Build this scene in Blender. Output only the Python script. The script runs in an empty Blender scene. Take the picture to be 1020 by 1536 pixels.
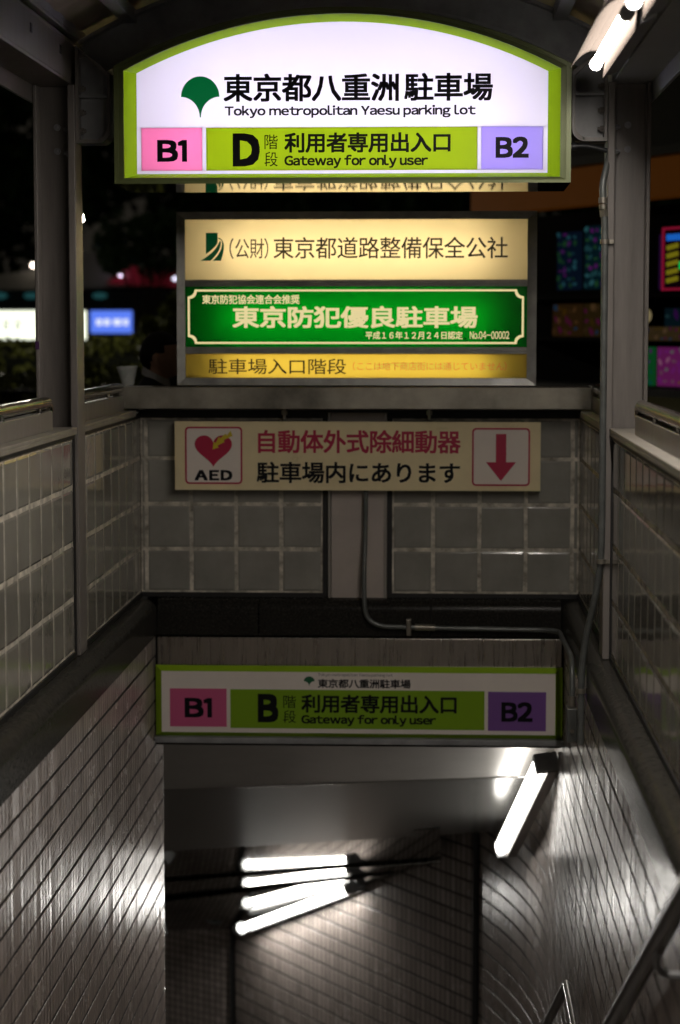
import bpy, bmesh, math, random
from mathutils import Vector, Matrix, noise
S = bpy.context.scene
C = S.collection
R = math.radians
random.seed(7)

# ------------------------------------------------------------------ camera
cd = bpy.data.cameras.new("camera"); cam = bpy.data.objects.new("camera", cd); C.objects.link(cam)
cam.location = (0, 0, 1.5)
cam.rotation_euler = (R(90 - 5.1244), 0, R(2.6673))
cd.sensor_width = 36; cd.sensor_fit = 'AUTO'; cd.lens = 36 * 3100 / 1536
cd.clip_start = 0.05; cd.clip_end = 500
cd.dof.use_dof = True; cd.dof.focus_distance = 7.45; cd.dof.aperture_fstop = 2.3; cd.dof.aperture_blades = 0
S.camera = cam
# ------------------------------------------------------------------ night sky
W = bpy.data.worlds.new("World"); S.world = W; W.use_nodes = True
nt = W.node_tree; bg = nt.nodes['Background']
sky = nt.nodes.new('ShaderNodeTexSky'); sky.sky_type = 'NISHITA'; sky.sun_disc = False
sky.sun_elevation = R(-7); sky.sun_rotation = R(200)
glow = nt.nodes.new('ShaderNodeMixRGB'); glow.blend_type = 'ADD'; glow.inputs[0].default_value = 1.0
glow.inputs[2].default_value = (0.115, 0.100, 0.078, 1)      # faint city glow of the night sky
nt.links.new(sky.outputs[0], glow.inputs[1]); nt.links.new(glow.outputs[0], bg.inputs[0]); bg.inputs[1].default_value = 0.12
S.view_settings.view_transform = 'Standard'; S.view_settings.look = 'None'
S.view_settings.exposure = 0; S.view_settings.gamma = 1
S.cycles.use_denoising = True
S.cycles.sample_clamp_indirect = 6
S.cycles.max_bounces = 10; S.cycles.diffuse_bounces = 5; S.cycles.glossy_bounces = 5
S.cycles.transmission_bounces = 6
S.cycles.caustics_refractive = False

# ------------------------------------------------------------------ materials
def mat(name, col, rough=0.5, metal=0.0, var=0.0, scale=8.0, bump=0.0, bscale=60.0, spec=0.5, stretch=None,
        emit=None, estr=0.0, rvar=0.0, coat=0.0, col2=None, alpha=1.0, trans=0.0):
    m = bpy.data.materials.new(name); m.use_nodes = True
    n = m.node_tree.nodes; l = m.node_tree.links; p = n['Principled BSDF']
    p.inputs['Base Color'].default_value = (*col, 1); p.inputs['Roughness'].default_value = rough
    p.inputs['Metallic'].default_value = metal; p.inputs['Specular IOR Level'].default_value = spec
    p.inputs['Coat Weight'].default_value = coat; p.inputs['Transmission Weight'].default_value = trans
    p.inputs['Coat Roughness'].default_value = 0.08
    if emit: p.inputs['Emission Color'].default_value = (*emit, 1); p.inputs['Emission Strength'].default_value = estr
    tc = n.new('ShaderNodeTexCoord'); vec = tc.outputs['Object']
    if stretch:
        mp = n.new('ShaderNodeMapping'); mp.inputs['Scale'].default_value = stretch
        l.new(vec, mp.inputs[0]); vec = mp.outputs[0]
    if var or rvar or col2:
        t = n.new('ShaderNodeTexNoise'); t.inputs['Scale'].default_value = scale; t.inputs['Detail'].default_value = 6
        t.inputs['Roughness'].default_value = 0.65
        l.new(vec, t.inputs['Vector'])
        if var or col2:
            r = n.new('ShaderNodeValToRGB'); a = tuple(max(0, c * (1 - var)) for c in col); b = tuple(c * (1 + var) for c in col)
            if col2: a, b = col, col2
            r.color_ramp.elements[0].position = 0.32; r.color_ramp.elements[1].position = 0.68
            r.color_ramp.elements[0].color = (*a, 1); r.color_ramp.elements[1].color = (*b, 1)
            l.new(t.outputs[0], r.inputs[0]); l.new(r.outputs[0], p.inputs['Base Color'])
        if rvar:
            k = n.new('ShaderNodeMapRange'); k.inputs[1].default_value = 0.3; k.inputs[2].default_value = 0.7
            k.inputs[3].default_value = max(0.02, rough - rvar); k.inputs[4].default_value = min(1, rough + rvar)
            l.new(t.outputs[0], k.inputs[0]); l.new(k.outputs[0], p.inputs['Roughness'])
    if bump:
        t2 = n.new('ShaderNodeTexNoise'); t2.inputs['Scale'].default_value = bscale; t2.inputs['Detail'].default_value = 3
        l.new(vec, t2.inputs['Vector'])
        b = n.new('ShaderNodeBump'); b.inputs['Strength'].default_value = 1.0; b.inputs['Distance'].default_value = bump
        l.new(t2.outputs[0], b.inputs['Height']); l.new(b.outputs[0], p.inputs['Normal'])
    return m

def emat(name, col, st):
    m = bpy.data.materials.new(name); m.use_nodes = True; n = m.node_tree.nodes
    n.remove(n['Principled BSDF']); e = n.new('ShaderNodeEmission')
    e.inputs[0].default_value = (*col, 1); e.inputs[1].default_value = st
    m.node_tree.links.new(e.outputs[0], n['Material Output'].inputs[0]); return m

def acrylic(name, col, tr=0.75):
    """back-lit opal acrylic: light from the tubes inside comes through it"""
    m = bpy.data.materials.new(name); m.use_nodes = True; n = m.node_tree.nodes; l = m.node_tree.links
    p = n['Principled BSDF']; p.inputs['Base Color'].default_value = (*col, 1); p.inputs['Roughness'].default_value = 0.18
    t = n.new('ShaderNodeBsdfTranslucent'); t.inputs[0].default_value = (*col, 1)
    x = n.new('ShaderNodeMixShader'); x.inputs[0].default_value = tr
    l.new(p.outputs[0], x.inputs[1]); l.new(t.outputs[0], x.inputs[2]); l.new(x.outputs[0], n['Material Output'].inputs[0])
    return m

M = {}
M['steel_paint'] = mat('grey painted steel', (0.165, 0.15, 0.138), 0.42, 0.0, 0.2, 5, 0.0006, 40, stretch=(5, 5, 0.5), rvar=0.1)
M['dark_paint'] = mat('dark painted steel', (0.26, 0.268, 0.275), 0.45, 0.0, 0.3, 6, 0.0008, 50, rvar=0.12)
M['galv'] = mat('weathered galvanised steel', (0.30, 0.28, 0.235), 0.4, 0.7, 0.4, 4, 0.0004, 30, rvar=0.14)
M['cap_metal'] = mat('dull cap metal', (0.27, 0.25, 0.215), 0.55, 0.2, 0.25, 6, rvar=0.1)
M['stainless'] = mat('stainless steel', (0.5, 0.49, 0.47), 0.2, 1.0, 0.1, 6, 0.0, rvar=0.06)
M['rail_steel'] = mat('polished rail steel', (0.42, 0.40, 0.35), 0.18, 1.0, 0.15, 12, rvar=0.08)
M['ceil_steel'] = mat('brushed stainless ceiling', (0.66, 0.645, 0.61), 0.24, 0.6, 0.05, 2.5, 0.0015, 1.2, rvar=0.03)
M['ceil_dark'] = mat('dimmed brushed stainless ceiling', (0.36, 0.36, 0.345), 0.22, 0.75, 0.05, 2.5, 0.0015, 1.2, rvar=0.03)  # same steel darkened to stand in for a dimmer reflection
M['ceil_mirror'] = mat('mirror stainless ceiling', (0.34, 0.335, 0.32), 0.045, 1.0, 0.05, 2.5, 0.0)
M['brushed'] = mat('vertically brushed stainless', (0.46, 0.43, 0.39), 0.3, 1.0, 0.12, 14, 0.0006, 30, stretch=(6, 6, 0.25), rvar=0.08)
M['gasket'] = mat('black gasket', (0.012, 0.012, 0.012), 0.55)
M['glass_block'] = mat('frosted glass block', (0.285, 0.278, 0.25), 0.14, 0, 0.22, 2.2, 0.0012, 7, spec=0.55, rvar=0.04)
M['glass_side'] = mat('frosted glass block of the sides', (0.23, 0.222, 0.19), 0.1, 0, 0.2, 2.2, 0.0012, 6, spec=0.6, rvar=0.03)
M['grout'] = mat('cement joint', (0.16, 0.15, 0.12), 0.75, 0, 0, 14, 0.001, 120, col2=(0.80, 0.74, 0.63))
M['granite'] = mat('dark granite', (0.006, 0.006, 0.006), 0.25, 0, 0, 110, col2=(0.034, 0.032, 0.027), rvar=0.05, spec=0.12)
M['granite_worn'] = mat('worn dark granite', (0.026, 0.025, 0.022), 0.2, 0, 0, 60, col2=(0.05, 0.048, 0.042), rvar=0.05, spec=0.012)
M['tile'] = mat('glazed tile', (0.33, 0.285, 0.258), 0.25, 0, 0.06, 3.5, 0.0, spec=0.55, rvar=0.05)
_t = M['tile'].node_tree; _p = _t.nodes['Principled BSDF']; _src = _p.inputs['Base Color'].links[0].from_socket
_a = _t.nodes.new('ShaderNodeAttribute'); _a.attribute_name = 'tone'; _m = _t.nodes.new('ShaderNodeVectorMath'); _m.operation = 'MULTIPLY'
_t.links.new(_src, _m.inputs[0]); _t.links.new(_a.outputs['Fac'], _m.inputs[1]); _t.links.new(_m.outputs[0], _p.inputs['Base Color'])
M['tile_grout'] = mat('dirty tile joint', (0.015, 0.013, 0.012), 0.8)
M['lime'] = acrylic('lime green return', (0.27, 0.42, 0.01), 0.6)
M['frame_olive'] = mat('olive painted aluminium', (0.125, 0.15, 0.055), 0.36, 0.2, 0.1, 9)
M['sign_under'] = mat('polished sign underside', (0.22, 0.21, 0.19), 0.04, 1.0)
M['white_inside'] = mat('white lightbox inside', (0.85, 0.85, 0.85), 0.6)
M['grey_inside'] = mat('grey lightbox inside', (0.45, 0.45, 0.43), 0.6)
M['alu'] = mat('aluminium sign frame', (0.34, 0.34, 0.32), 0.4, 0.5, 0.2, 12, rvar=0.1)
M['ac_white'] = acrylic('opal acrylic', (0.80, 0.77, 0.86))
M['ac_pink'] = acrylic('pink film', (0.88, 0.40, 0.62))
M['ac_lime'] = acrylic('lime film', (0.45, 0.54, 0.06))
M['ac_viol'] = acrylic('violet film', (0.52, 0.44, 0.84))
M['ac_cream'] = acrylic('cream acrylic', (0.96, 0.85, 0.62))
M['ac_green'] = acrylic('deep green acrylic', (0.008, 0.33, 0.06))
M['ac_yellow'] = acrylic('yellow acrylic', (0.50, 0.41, 0.14))
M['ink'] = mat('black vinyl', (0.008, 0.008, 0.011), 0.5, spec=0.15)
M['ink_brown'] = mat('dark brown vinyl', (0.03, 0.02, 0.006), 0.5)
M['ink_green'] = mat('green vinyl', (0.0, 0.15, 0.045), 0.45, emit=(0.0, 0.15, 0.04), estr=0.6)  # backlight through the film put in as its own emission
M['ink_logo'] = mat('dark green vinyl', (0.004, 0.07, 0.02), 0.45, emit=(0.0, 0.06, 0.018), estr=0.5)  # emission imitates the lit panel behind the emblem
M['ink_pink'] = mat('salmon vinyl', (0.40, 0.10, 0.05), 0.5, emit=(0.40, 0.10, 0.05), estr=0.5)  # own glow stands in for light from the panel behind
M['lit_cream'] = emat('self-lit cream lettering', (0.90, 0.76, 0.38), 0.85)  # letters emit by themselves in place of light through the panel
M['board'] = mat('cream painted board', (0.82, 0.70, 0.43), 0.3, 0, 0.08, 4, rvar=0.05)
M['board_white'] = mat('white sticker', (0.82, 0.74, 0.67), 0.35, 0, 0.05, 4)
M['crimson'] = mat('crimson print', (0.47, 0.014, 0.065), 0.4)
M['yellow_print'] = mat('yellow print', (0.65, 0.5, 0.02), 0.4)
M['panel_white'] = mat('white sign face', (0.84, 0.78, 0.72), 0.28, 0, 0.05, 3)
M['p_pink'] = mat('pink print', (0.66, 0.12, 0.28), 0.3)
M['p_lime'] = mat('lime print', (0.22, 0.40, 0.012), 0.3)
M['p_viol'] = mat('violet print', (0.22, 0.10, 0.36), 0.3)
M['p_green'] = mat('green print', (0.01, 0.12, 0.05), 0.4)
M['lime_dark'] = mat('green return', (0.28, 0.46, 0.012), 0.35)
M['tube'] = emat('fluorescent tube', (1.0, 0.91, 0.82), 122)
M['tube_stair'] = emat('stair fluorescent tube', (1.0, 0.96, 0.90), 46)
M['lens'] = emat('lit lamp cover', (1.0, 0.95, 0.88), 11)
M['lens_dim'] = emat('dim cover of added lamp', (1.0, 0.95, 0.82), 1.5)  # only for the added lamp round the corner
M['box_tube'] = emat('lightbox tube', (1.0, 0.98, 1.0), 9)
M['box_tube_warm'] = emat('warm lightbox tube', (1.0, 0.95, 0.80), 27)
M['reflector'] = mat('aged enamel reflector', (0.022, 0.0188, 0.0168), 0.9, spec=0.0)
M['conduit'] = mat('grey conduit', (0.13, 0.14, 0.135), 0.36, 0.3, 0.2, 20)
M['cable'] = mat('black cable', (0.02, 0.022, 0.024), 0.45)
M['roof'] = mat('corrugated roof sheet', (0.38, 0.33, 0.26), 0.4, 0.0, 0.25, 3)
M['rail_dark'] = mat('dark worn handrail', (0.08, 0.075, 0.07), 0.3, 0.6, 0.2, 20)
M['concrete'] = mat('grey stair stone', (0.30, 0.28, 0.26), 0.6, 0, 0.25, 6)
M['asphalt'] = mat('asphalt', (0.045, 0.045, 0.045), 0.8, 0, 0.3, 12, 0.002, 200)

# ------------------------------------------------------------------ mesh helpers
class MB:
    def __init__(s): s.v = []; s.f = []
    def add(s, vs, fs):
        o = len(s.v); s.v += [tuple(v) for v in vs]; s.f += [tuple(i + o for i in f) for f in fs]; return s
    def box(s, x0, x1, y0, y1, z0, z1):
        return s.add([(x0,y0,z0),(x1,y0,z0),(x1,y1,z0),(x0,y1,z0),(x0,y0,z1),(x1,y0,z1),(x1,y1,z1),(x0,y1,z1)],
                     [(0,3,2,1),(4,5,6,7),(0,1,5,4),(1,2,6,5),(2,3,7,6),(3,0,4,7)])
    def quad(s, a, b, c, d): return s.add([a, b, c, d], [(0, 1, 2, 3)])
    def xz(s, pts, y0, y1):            # outline in X-Z extruded along Y
        n = len(pts)
        return s.add([(x, y0, z) for x, z in pts] + [(x, y1, z) for x, z in pts],
                     [tuple(range(n)), tuple(range(2 * n - 1, n - 1, -1))] + [(i, i + n, (i + 1) % n + n, (i + 1) % n) for i in range(n)])
    def ring(s, a, b, ya, yb):         # strip between two equal-length closed X-Z outlines at two depths
        n = len(a)
        return s.add([(x, ya, z) for x, z in a] + [(x, yb, z) for x, z in b], [(i, (i + 1) % n, (i + 1) % n + n, i + n) for i in range(n)])
    def tube(s, path, r, seg=14, cap=True):
        P = [Vector(p) for p in path]; k = len(P); base = len(s.v); up = None
        rr = r if isinstance(r, (list, tuple)) else [r] * k
        for i, p in enumerate(P):
            t = (P[min(i + 1, k - 1)] - P[max(i - 1, 0)]).normalized()
            if up is None: up = Vector((0, 0, 1)) if abs(t.z) < 0.9 else Vector((1, 0, 0))
            a = t.cross(up).normalized(); up = a.cross(t).normalized()
            for j in range(seg):
                w = 2 * math.pi * j / seg
                s.v.append(tuple(p + a * math.cos(w) * rr[i] + up * math.sin(w) * rr[i]))
        for i in range(k - 1):
            for j in range(seg):
                j2 = (j + 1) % seg
                s.f.append((base + i * seg + j, base + i * seg + j2, base + (i + 1) * seg + j2, base + (i + 1) * seg + j))
        if cap:
            s.f.append(tuple(base + j for j in reversed(range(seg)))); s.f.append(tuple(base + (k - 1) * seg + j for j in range(seg)))
        return s
    def hexbolt(s, x, y, z, r=0.012, h=0.012, d=(0, -1, 0)):
        d = Vector(d); p = Vector((x, y, z)); s.tube([p, p + d * h], r, 6); s.tube([p + d * h, p + d * (h + 0.008)], r * 0.55, 8); return s

def bez(pts, n=8, r=0.08):
    """polyline with rounded corners"""
    P = [Vector(p) for p in pts]; out = [P[0]]
    for i in range(1, len(P) - 1):
        a, b, c = P[i - 1], P[i], P[i + 1]
        d1 = min(r, (a - b).length * 0.48); d2 = min(r, (c - b).length * 0.48)
        s = b + (a - b).normalized() * d1; e = b + (c - b).normalized() * d2
        for k in range(n + 1):
            t = k / n; out.append(s * (1 - t) ** 2 + b * 2 * t * (1 - t) + e * t * t)
    out.append(P[-1]); return out

def root_loc(o):
    while o.parent: o = o.parent
    return Vector(o.location)

def obj(name, mb, m, parent=None, bevel=0.0, smooth=False, seg=2, label=None):
    me = bpy.data.meshes.new(name)
    if parent is None:
        xs = [v[0] for v in mb.v]; ys = [v[1] for v in mb.v]; zs = [v[2] for v in mb.v]
        o0 = Vector(((min(xs) + max(xs)) / 2, (min(ys) + max(ys)) / 2, min(zs)))
    else: o0 = root_loc(parent)
    me.from_pydata([tuple(Vector(v) - o0) for v in mb.v], [], mb.f); me.update()
    bm = bmesh.new(); bm.from_mesh(me); bmesh.ops.recalc_face_normals(bm, faces=bm.faces); bm.to_mesh(me); bm.free()
    me.materials.append(M[m] if isinstance(m, str) else m)
    o = bpy.data.objects.new(name, me); C.objects.link(o)
    if parent is None: o.location = o0
    else: o.parent = parent
    if smooth:
        for p in me.polygons: p.use_smooth = True
        if hasattr(me, 'set_sharp_from_angle'): me.set_sharp_from_angle(angle=R(40))
    if bevel:
        b = o.modifiers.new('bevel', 'BEVEL'); b.width = bevel; b.segments = seg; b.limit_method = 'ANGLE'; b.angle_limit = R(35); b.harden_normals = False
    if label: o['label'] = label
    return o

def thing(name, label, cat, loc, group=None):
    o = bpy.data.objects.new(name, None); C.objects.link(o); o.location = loc; o.empty_display_size = 0.1
    o['label'] = label; o['category'] = cat; o['kind'] = 'thing'
    if group: o['group'] = group
    return o
def tag(o, label, cat, group=None):
    o['label'] = label; o['category'] = cat; o['kind'] = 'thing'
    if group: o['group'] = group
    return o
def struct(o): o['kind'] = 'structure'; return o

GLYPH = {'1': ([(0.30, 0), (0.30, 0.73), (0.235, 0.73), (0.085, 0.645), (0.12, 0.585), (0.222, 0.645), (0.222, 0)], [(0, 1, 2, 5, 6), (2, 3, 4, 5)], 0.085, 0.30)}
def glyph(ch):
    """outline mesh of one character (Latin letters are taken from the full-width set, which has the signs' humanist shapes)"""
    if ch in GLYPH: return GLYPH[ch]
    c2 = chr(ord(ch) + 0xFEE0) if 33 <= ord(ch) <= 126 else ch
    cu = bpy.data.curves.new('glyph', 'FONT'); cu.body = c2; cu.size = 1; cu.resolution_u = 3
    t = bpy.data.objects.new('glyph', cu); C.objects.link(t)
    dg = bpy.context.evaluated_depsgraph_get(); dg.update()
    me = bpy.data.meshes.new_from_object(t.evaluated_get(dg)); bpy.data.objects.remove(t); bpy.data.curves.remove(cu)
    v = [(a.co.x, a.co.y) for a in me.vertices]; f = [tuple(p.vertices) for p in me.polygons]; bpy.data.meshes.remove(me)
    x0 = min(p[0] for p in v); x1 = max(p[0] for p in v); GLYPH[ch] = (v, f, x0, x1); return GLYPH[ch]
def text(s, rect, y, m, parent, bold=0.0, name='lettering', label=None, wide=0.0):
    """one line of lettering, fitted into rect (x0,x1,z0,z1), facing the camera side (-Y)"""
    x0, x1, z0, z1 = rect; o0 = root_loc(parent); V = []; F = []; pen = 0.0
    lat = all(ord(c) < 127 for c in s)
    for ch in s:
        if ch == ' ': pen += 0.27; continue
        v, f, a, b = glyph(ch)
        if ord(ch) < 127:
            dx = pen - a; adv = (b - a) + 0.066 + wide
            if ch in 'trfy': adv -= 0.025
        else: dx = pen; adv = 0.98
        o = len(V); V += [(p[0] + dx, p[1]) for p in v]; F += [tuple(k + o for k in q) for q in f]; pen += adv
    xa = min(p[0] for p in V) - bold; xb = max(p[0] for p in V) + bold; ya_ = min(p[1] for p in V) - bold; yb_ = max(p[1] for p in V) + bold
    sx = (x1 - x0) / (xb - xa); sz = (z1 - z0) / (yb_ - ya_); W3 = []; F3 = []
    sh = [(0, 0)] + ([(bold * a, bold * b) for a in (-1, 0, 1) for b in (-1, 0, 1) if a or b] if bold > 0 else [])
    for k, (ox, oy) in enumerate(sh):
        o = len(W3); yy = y - k * 0.0001
        W3 += [tuple(Vector((x0 + (p[0] + ox - xa) * sx, yy, z0 + (p[1] + oy - ya_) * sz)) - o0) for p in V]; F3 += [tuple(i + o for i in q) for q in F]
    me = bpy.data.meshes.new(name); me.from_pydata(W3, [], F3); me.update()
    bm = bmesh.new(); bm.from_mesh(me); bmesh.ops.recalc_face_normals(bm, faces=bm.faces)
    for f in bm.faces:
        if f.normal.y > 0: f.normal_flip()
    bm.to_mesh(me); bm.free(); me.materials.append(M[m])
    o = bpy.data.objects.new(name, me); C.objects.link(o); o.parent = parent
    if label: o['label'] = label
    return o

def plate(x0, x1, z0, z1, y, t=0.001): return MB().box(x0, x1, y, y + t, z0, z1)
def rrect(x0, x1, z0, z1, r, n=6):
    pts = []
    for cx, cz, a0 in ((x1 - r, z1 - r, 0), (x0 + r, z1 - r, 90), (x0 + r, z0 + r, 180), (x1 - r, z0 + r, 270)):
        for k in range(n + 1):
            a = R(a0 + 90 * k / n); pts.append((cx + r * math.cos(a), cz + r * math.sin(a)))
    return pts
def outline_ring(outer, inner, y, t):
    m = MB(); n = len(outer); m.ring(outer, inner, y, y); m.ring(outer, inner, y + t, y + t); m.ring(outer, outer, y, y + t); m.ring(inner, inner, y, y + t); return m

# ------------------------------------------------------------------ sign layouts (metres: x0, x1, z0, z1)
TOP = dict(kanji1=(-0.7591, -0.1368, 2.2944, 2.3927), kanji2=(-0.118, 0.1947, 2.2943, 2.3922), latin=(-0.7549, 0.1346, 2.2365, 2.281), emblem=(-0.9104, -0.7735, 2.2407, 2.3845), B1=(-0.9971, -0.8904, 2.0851, 2.1621), D=(-0.7272, -0.6303, 2.0679, 2.1842), kai=(-0.6137, -0.5665, 2.128, 2.1792), dan=(-0.6139, -0.5667, 2.0675, 2.1187), use=(-0.543, 0.0464, 2.1151, 2.1858), gate=(-0.5431, -0.0329, 2.0606, 2.1077), B2=(0.2055, 0.3222, 2.0946, 2.1686))
MID = dict(outer=(-1.1222, 0.4275, 1.2477, 1.9923), cream=(-1.0861, 0.3875, 1.7012, 1.9597), green=(-1.087, 0.3885, 1.4124, 1.6724), yellow=(-1.0875, 0.3875, 1.2793, 1.3826), logo=(-1.0197, -0.913, 1.7832, 1.9029), pa=(-0.8944, -0.726, 1.7915, 1.8798), kan=(-0.7044, 0.3034, 1.7918, 1.8843), border=(-1.0765, 0.374, 1.4256, 1.6599), t1=(-1.0138, -0.5914, 1.5974, 1.6374), t2=(-0.8828, 0.1757, 1.4943, 1.5886), t3=(-0.3068, 0.1118, 1.4457, 1.48), t4=(0.1432, 0.3118, 1.4472, 1.48), y1=(-0.988, -0.3901, 1.2947, 1.3623), y2=(-0.3613, 0.3014, 1.3112, 1.3485))
AED = dict(board=(-1.1472, 0.4549, 0.7844, 1.0867), lbox=(-1.1013, -0.849, 0.8114, 1.0634), heart=(-1.0589, -0.8944, 0.8848, 1.0254), aed=(-1.0595, -0.8931, 0.8273, 0.8731), r1=(-0.7799, 0.1066, 0.9482, 1.0503), r2=(-0.7862, 0.1044, 0.8166, 0.9102), rbox=(0.1564, 0.4086, 0.8071, 1.0605), arrow=(0.2173, 0.3478, 0.829, 1.0343))
LOW = dict(outer=(-1.2385, 0.5596, -0.310, 0.0064), white=(-1.2109, 0.5276, -0.2904, -0.0169), pink=(-1.1735, -0.9214, -0.265, -0.0945), green=(-0.9046, 0.2169, -0.270, -0.0965), viol=(0.2327, 0.487, -0.2725, -0.0988), B1=(-1.1082, -0.9866, -0.224, -0.1364), B=(-0.7832, -0.6916, -0.2433, -0.1158), kai=(-0.67, -0.6139, -0.1787, -0.1221), dan=(-0.6701, -0.614, -0.2453, -0.1886), use=(-0.5903, 0.0949, -0.199, -0.1167), gate=(-0.5904, 0.0043, -0.2576, -0.2064), B2=(0.2912, 0.4286, -0.2314, -0.1433), tiny=(-0.5164, -0.1871, -0.0385, -0.0214), emblem=(-0.5792, -0.5312, -0.0786, -0.0369), kan=(-0.5173, -0.1078, -0.0875, -0.0473))

def ginkgo(rect, y, m, parent):
    x0, x1, z0, z1 = rect; cx = (x0 + x1) / 2; w = (x1 - x0) / 2; zs = z0 + (z1 - z0) * 0.50
    pts = []
    for k in range(25):
        a = math.pi * k / 24; pts.append((cx + w * math.cos(a), zs + (z1 - zs) * math.sin(a)))
    for k in range(1, 14):            # concave side down to the stem
        t = k / 13; a = t * math.pi / 2
        pts.append((cx - w + (w * 0.97) * math.sin(a), zs - (zs - z0) * (1 - math.cos(a))))
    for k in range(13, 0, -1):
        t = k / 13; a = t * math.pi / 2
        pts.append((cx + w - (w * 0.97) * math.sin(a), zs - (zs - z0) * (1 - math.cos(a))))
    return obj('leaf_emblem', MB().xz(pts, y - 0.0012, y), m, parent)

# ------------------------------------------------------------------ the ground, stairs
g = MB()
zg = 0.0
for x0, x1, y0, y1 in ((-60, -1.47, -20, 70), (0.80, 60, -20, 70), (-1.47, 0.80, -20, 2.4), (-1.47, 0.80, 9.36, 70)):
    g.quad((x0, y0, zg), (x1, y0, zg), (x1, y1, zg), (x0, y1, zg))
struct(obj('ground', g, 'asphalt'))
st = MB(); y = 2.4; z = 0.0
while y < 6.4:
    st.box(-1.25, 0.57, y, y + 0.33, z - 0.6, z - 0.165); y += 0.33; z -= 0.165
st.box(-1.25, 0.57, y, 7.62, z - 0.6, z - 0.001); y = 7.62
while y < 15:
    st.box(-3.6, 0.57, y, y + 0.33, z - 0.6, z - 0.165); y += 0.33; z -= 0.165
struct(obj('stairs', st, 'concrete'))

# ------------------------------------------------------------------ tiled stair walls
def resample(path, step):
    P = [Vector((p[0], p[1], 0)) for p in path]; L = [0]
    for a, b in zip(P, P[1:]): L.append(L[-1] + (b - a).length)
    out = []; n = int(L[-1] / step); i = 0
    for k in range(n + 1):
        d = k * step
        while i < len(L) - 2 and L[i + 1] < d: i += 1
        t = (d - L[i]) / max(1e-9, L[i + 1] - L[i]); out.append(P[i].lerp(P[i + 1], t))
    return out
def tiled(name, label, path, z0, z1, pu, pv, side, group, yaw=0.022, pitch=0.006):
    """every tile is its own slightly tilted glazed plate standing 2 mm proud of the dark joint"""
    root = thing(name, label, 'wall', (path[0][0], path[0][1], z0), group)
    pts = resample(path, pu); gb = MB(); tb = MB(); back = MB(); jt = 0.0038
    rnd = random.Random(len(path) * 31 + int(pu * 1000)); nr = int((z1 - z0) / pv)
    for a, b in zip(pts, pts[1:]):
        gb.quad((a.x, a.y, z0), (b.x, b.y, z0), (b.x, b.y, z1), (a.x, a.y, z1))
        d = (b - a).normalized(); n = Vector((-d.y, d.x, 0)) * side
        coly = rnd.gauss(0, yaw)
        a2, b2 = a - n * 0.12, b - n * 0.12
        back.quad((a2.x, a2.y, z0), (b2.x, b2.y, z0), (b2.x, b2.y, z1), (a2.x, a2.y, z1))
        for r in range(nr):
            zt = z1 - r * pv; zb = zt - pv
            ty = coly + rnd.gauss(0, yaw * 0.25); tp = rnd.gauss(0, pitch)
            o = 0.003
            def V(u, zz, e): p = a + d * u + n * (o + ty * (u - pu / 2) + tp * (zz - (zt + zb) / 2) - e); return (p.x, p.y, zz)
            u0, u1, j2 = jt, pu - jt, 0.0055 * pv / 0.1
            za, zc = zb + j2, zt - j2
            q = [V(u0, za, 0), V(u1, za, 0), V(u1, zc, 0), V(u0, zc, 0)]
            c_ = 0.0022; w = [V(u0 + c_, za + c_, -.0013), V(u1 - c_, za + c_, -.0013), V(u1 - c_, zc - c_, -.0013), V(u0 + c_, zc - c_, -.0013)]
            tb.add(q + w, [(4, 5, 6, 7), (0, 1, 5, 4), (1, 2, 6, 5), (2, 3, 7, 6), (3, 0, 4, 7)])
    obj('joints', gb, 'tile_grout', root); to = obj('tiles', tb, 'tile', root)
    at = to.data.attributes.new('tone', 'FLOAT', 'FACE'); k = 0; per = 5 * nr     # every tile has its own firing tone
    vals = []
    for c in range(len(to.data.polygons) // per):
        ct = rnd.gauss(0, 0.025)
        for r in range(nr): vals += [max(0.6, 1 + ct + rnd.gauss(0, 0.08))] * 5
    vals += [1.0] * (len(to.data.polygons) - len(vals)); at.data.foreach_set('value', vals); obj('backing', back, 'tile_grout', root)
    return root
GW = 'tiled walls of the stairwell'
lp = [(-1.25, 2.4), (-1.25, 9.32)] + [(-1.34 + 0.09 * math.cos(R(a)), 9.32 + 0.09 * math.sin(R(a))) for a in (15, 30, 45, 60, 75, 90)] + [(-3.6, 9.41)]
tiled('tiled_wall', 'straight tiled stair wall on the left with a bright lamp reflection', lp, -4.2, 0.14, 0.05, 0.1, -1, GW, 0.014, 0.006)
RC, TH, Y0 = 4.46, 22, 10.03
rp = [(0.57, 2.4), (0.57, Y0)] + [(0.57 - RC * (1 - math.cos(R(TH * k / 20))), Y0 + RC * math.sin(R(TH * k / 20))) for k in range(1, 21)]
tiled('tiled_wall', 'tiled stair wall on the right behind the handrail that curves in at its end', rp, -5.0, 0.14, 0.05, 0.1, 1, GW, 0.018, 0.004)
q0 = rp[-1]; q1 = (-1.396, 13.96)
tiled('tiled_wall', 'slanting tiled end wall behind the bare bright tube', [q0, q1], -5.6, -1.2, 0.05, 0.1, 1, GW, 0.012, 0.004)
tiled('tiled_wall', 'far small-tile wall in the bottom corner beyond the left wall', [q1, (q1[0] - 0.866 * 2.6, q1[1] + 0.5 * 2.6)], -5.8, -1.7, 0.05, 0.05, 1, GW, 0.01, 0.004)
def strip(p, z0, z1, w=0.018, label='dark vertical expansion strip in the tiled wall corner'):
    tag(obj('expansion_strip', MB().box(p[0] - w, p[0] + w * 0.4, p[1] - w, p[1], z0, z1), 'gasket', bevel=0.003), label, 'joint strip', 'dark strips in the tiled walls')
strip((q0[0] - 0.004, q0[1] - 0.004), -5.0, -1.0, 0.022, 'dark upright strip between the curved tiled wall and the slanting one')
strip((q1[0], q1[1] - 0.01), -5.6, -2.6, 0.02, 'dark upright strip at the left end of the slanting tiled wall')

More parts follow.
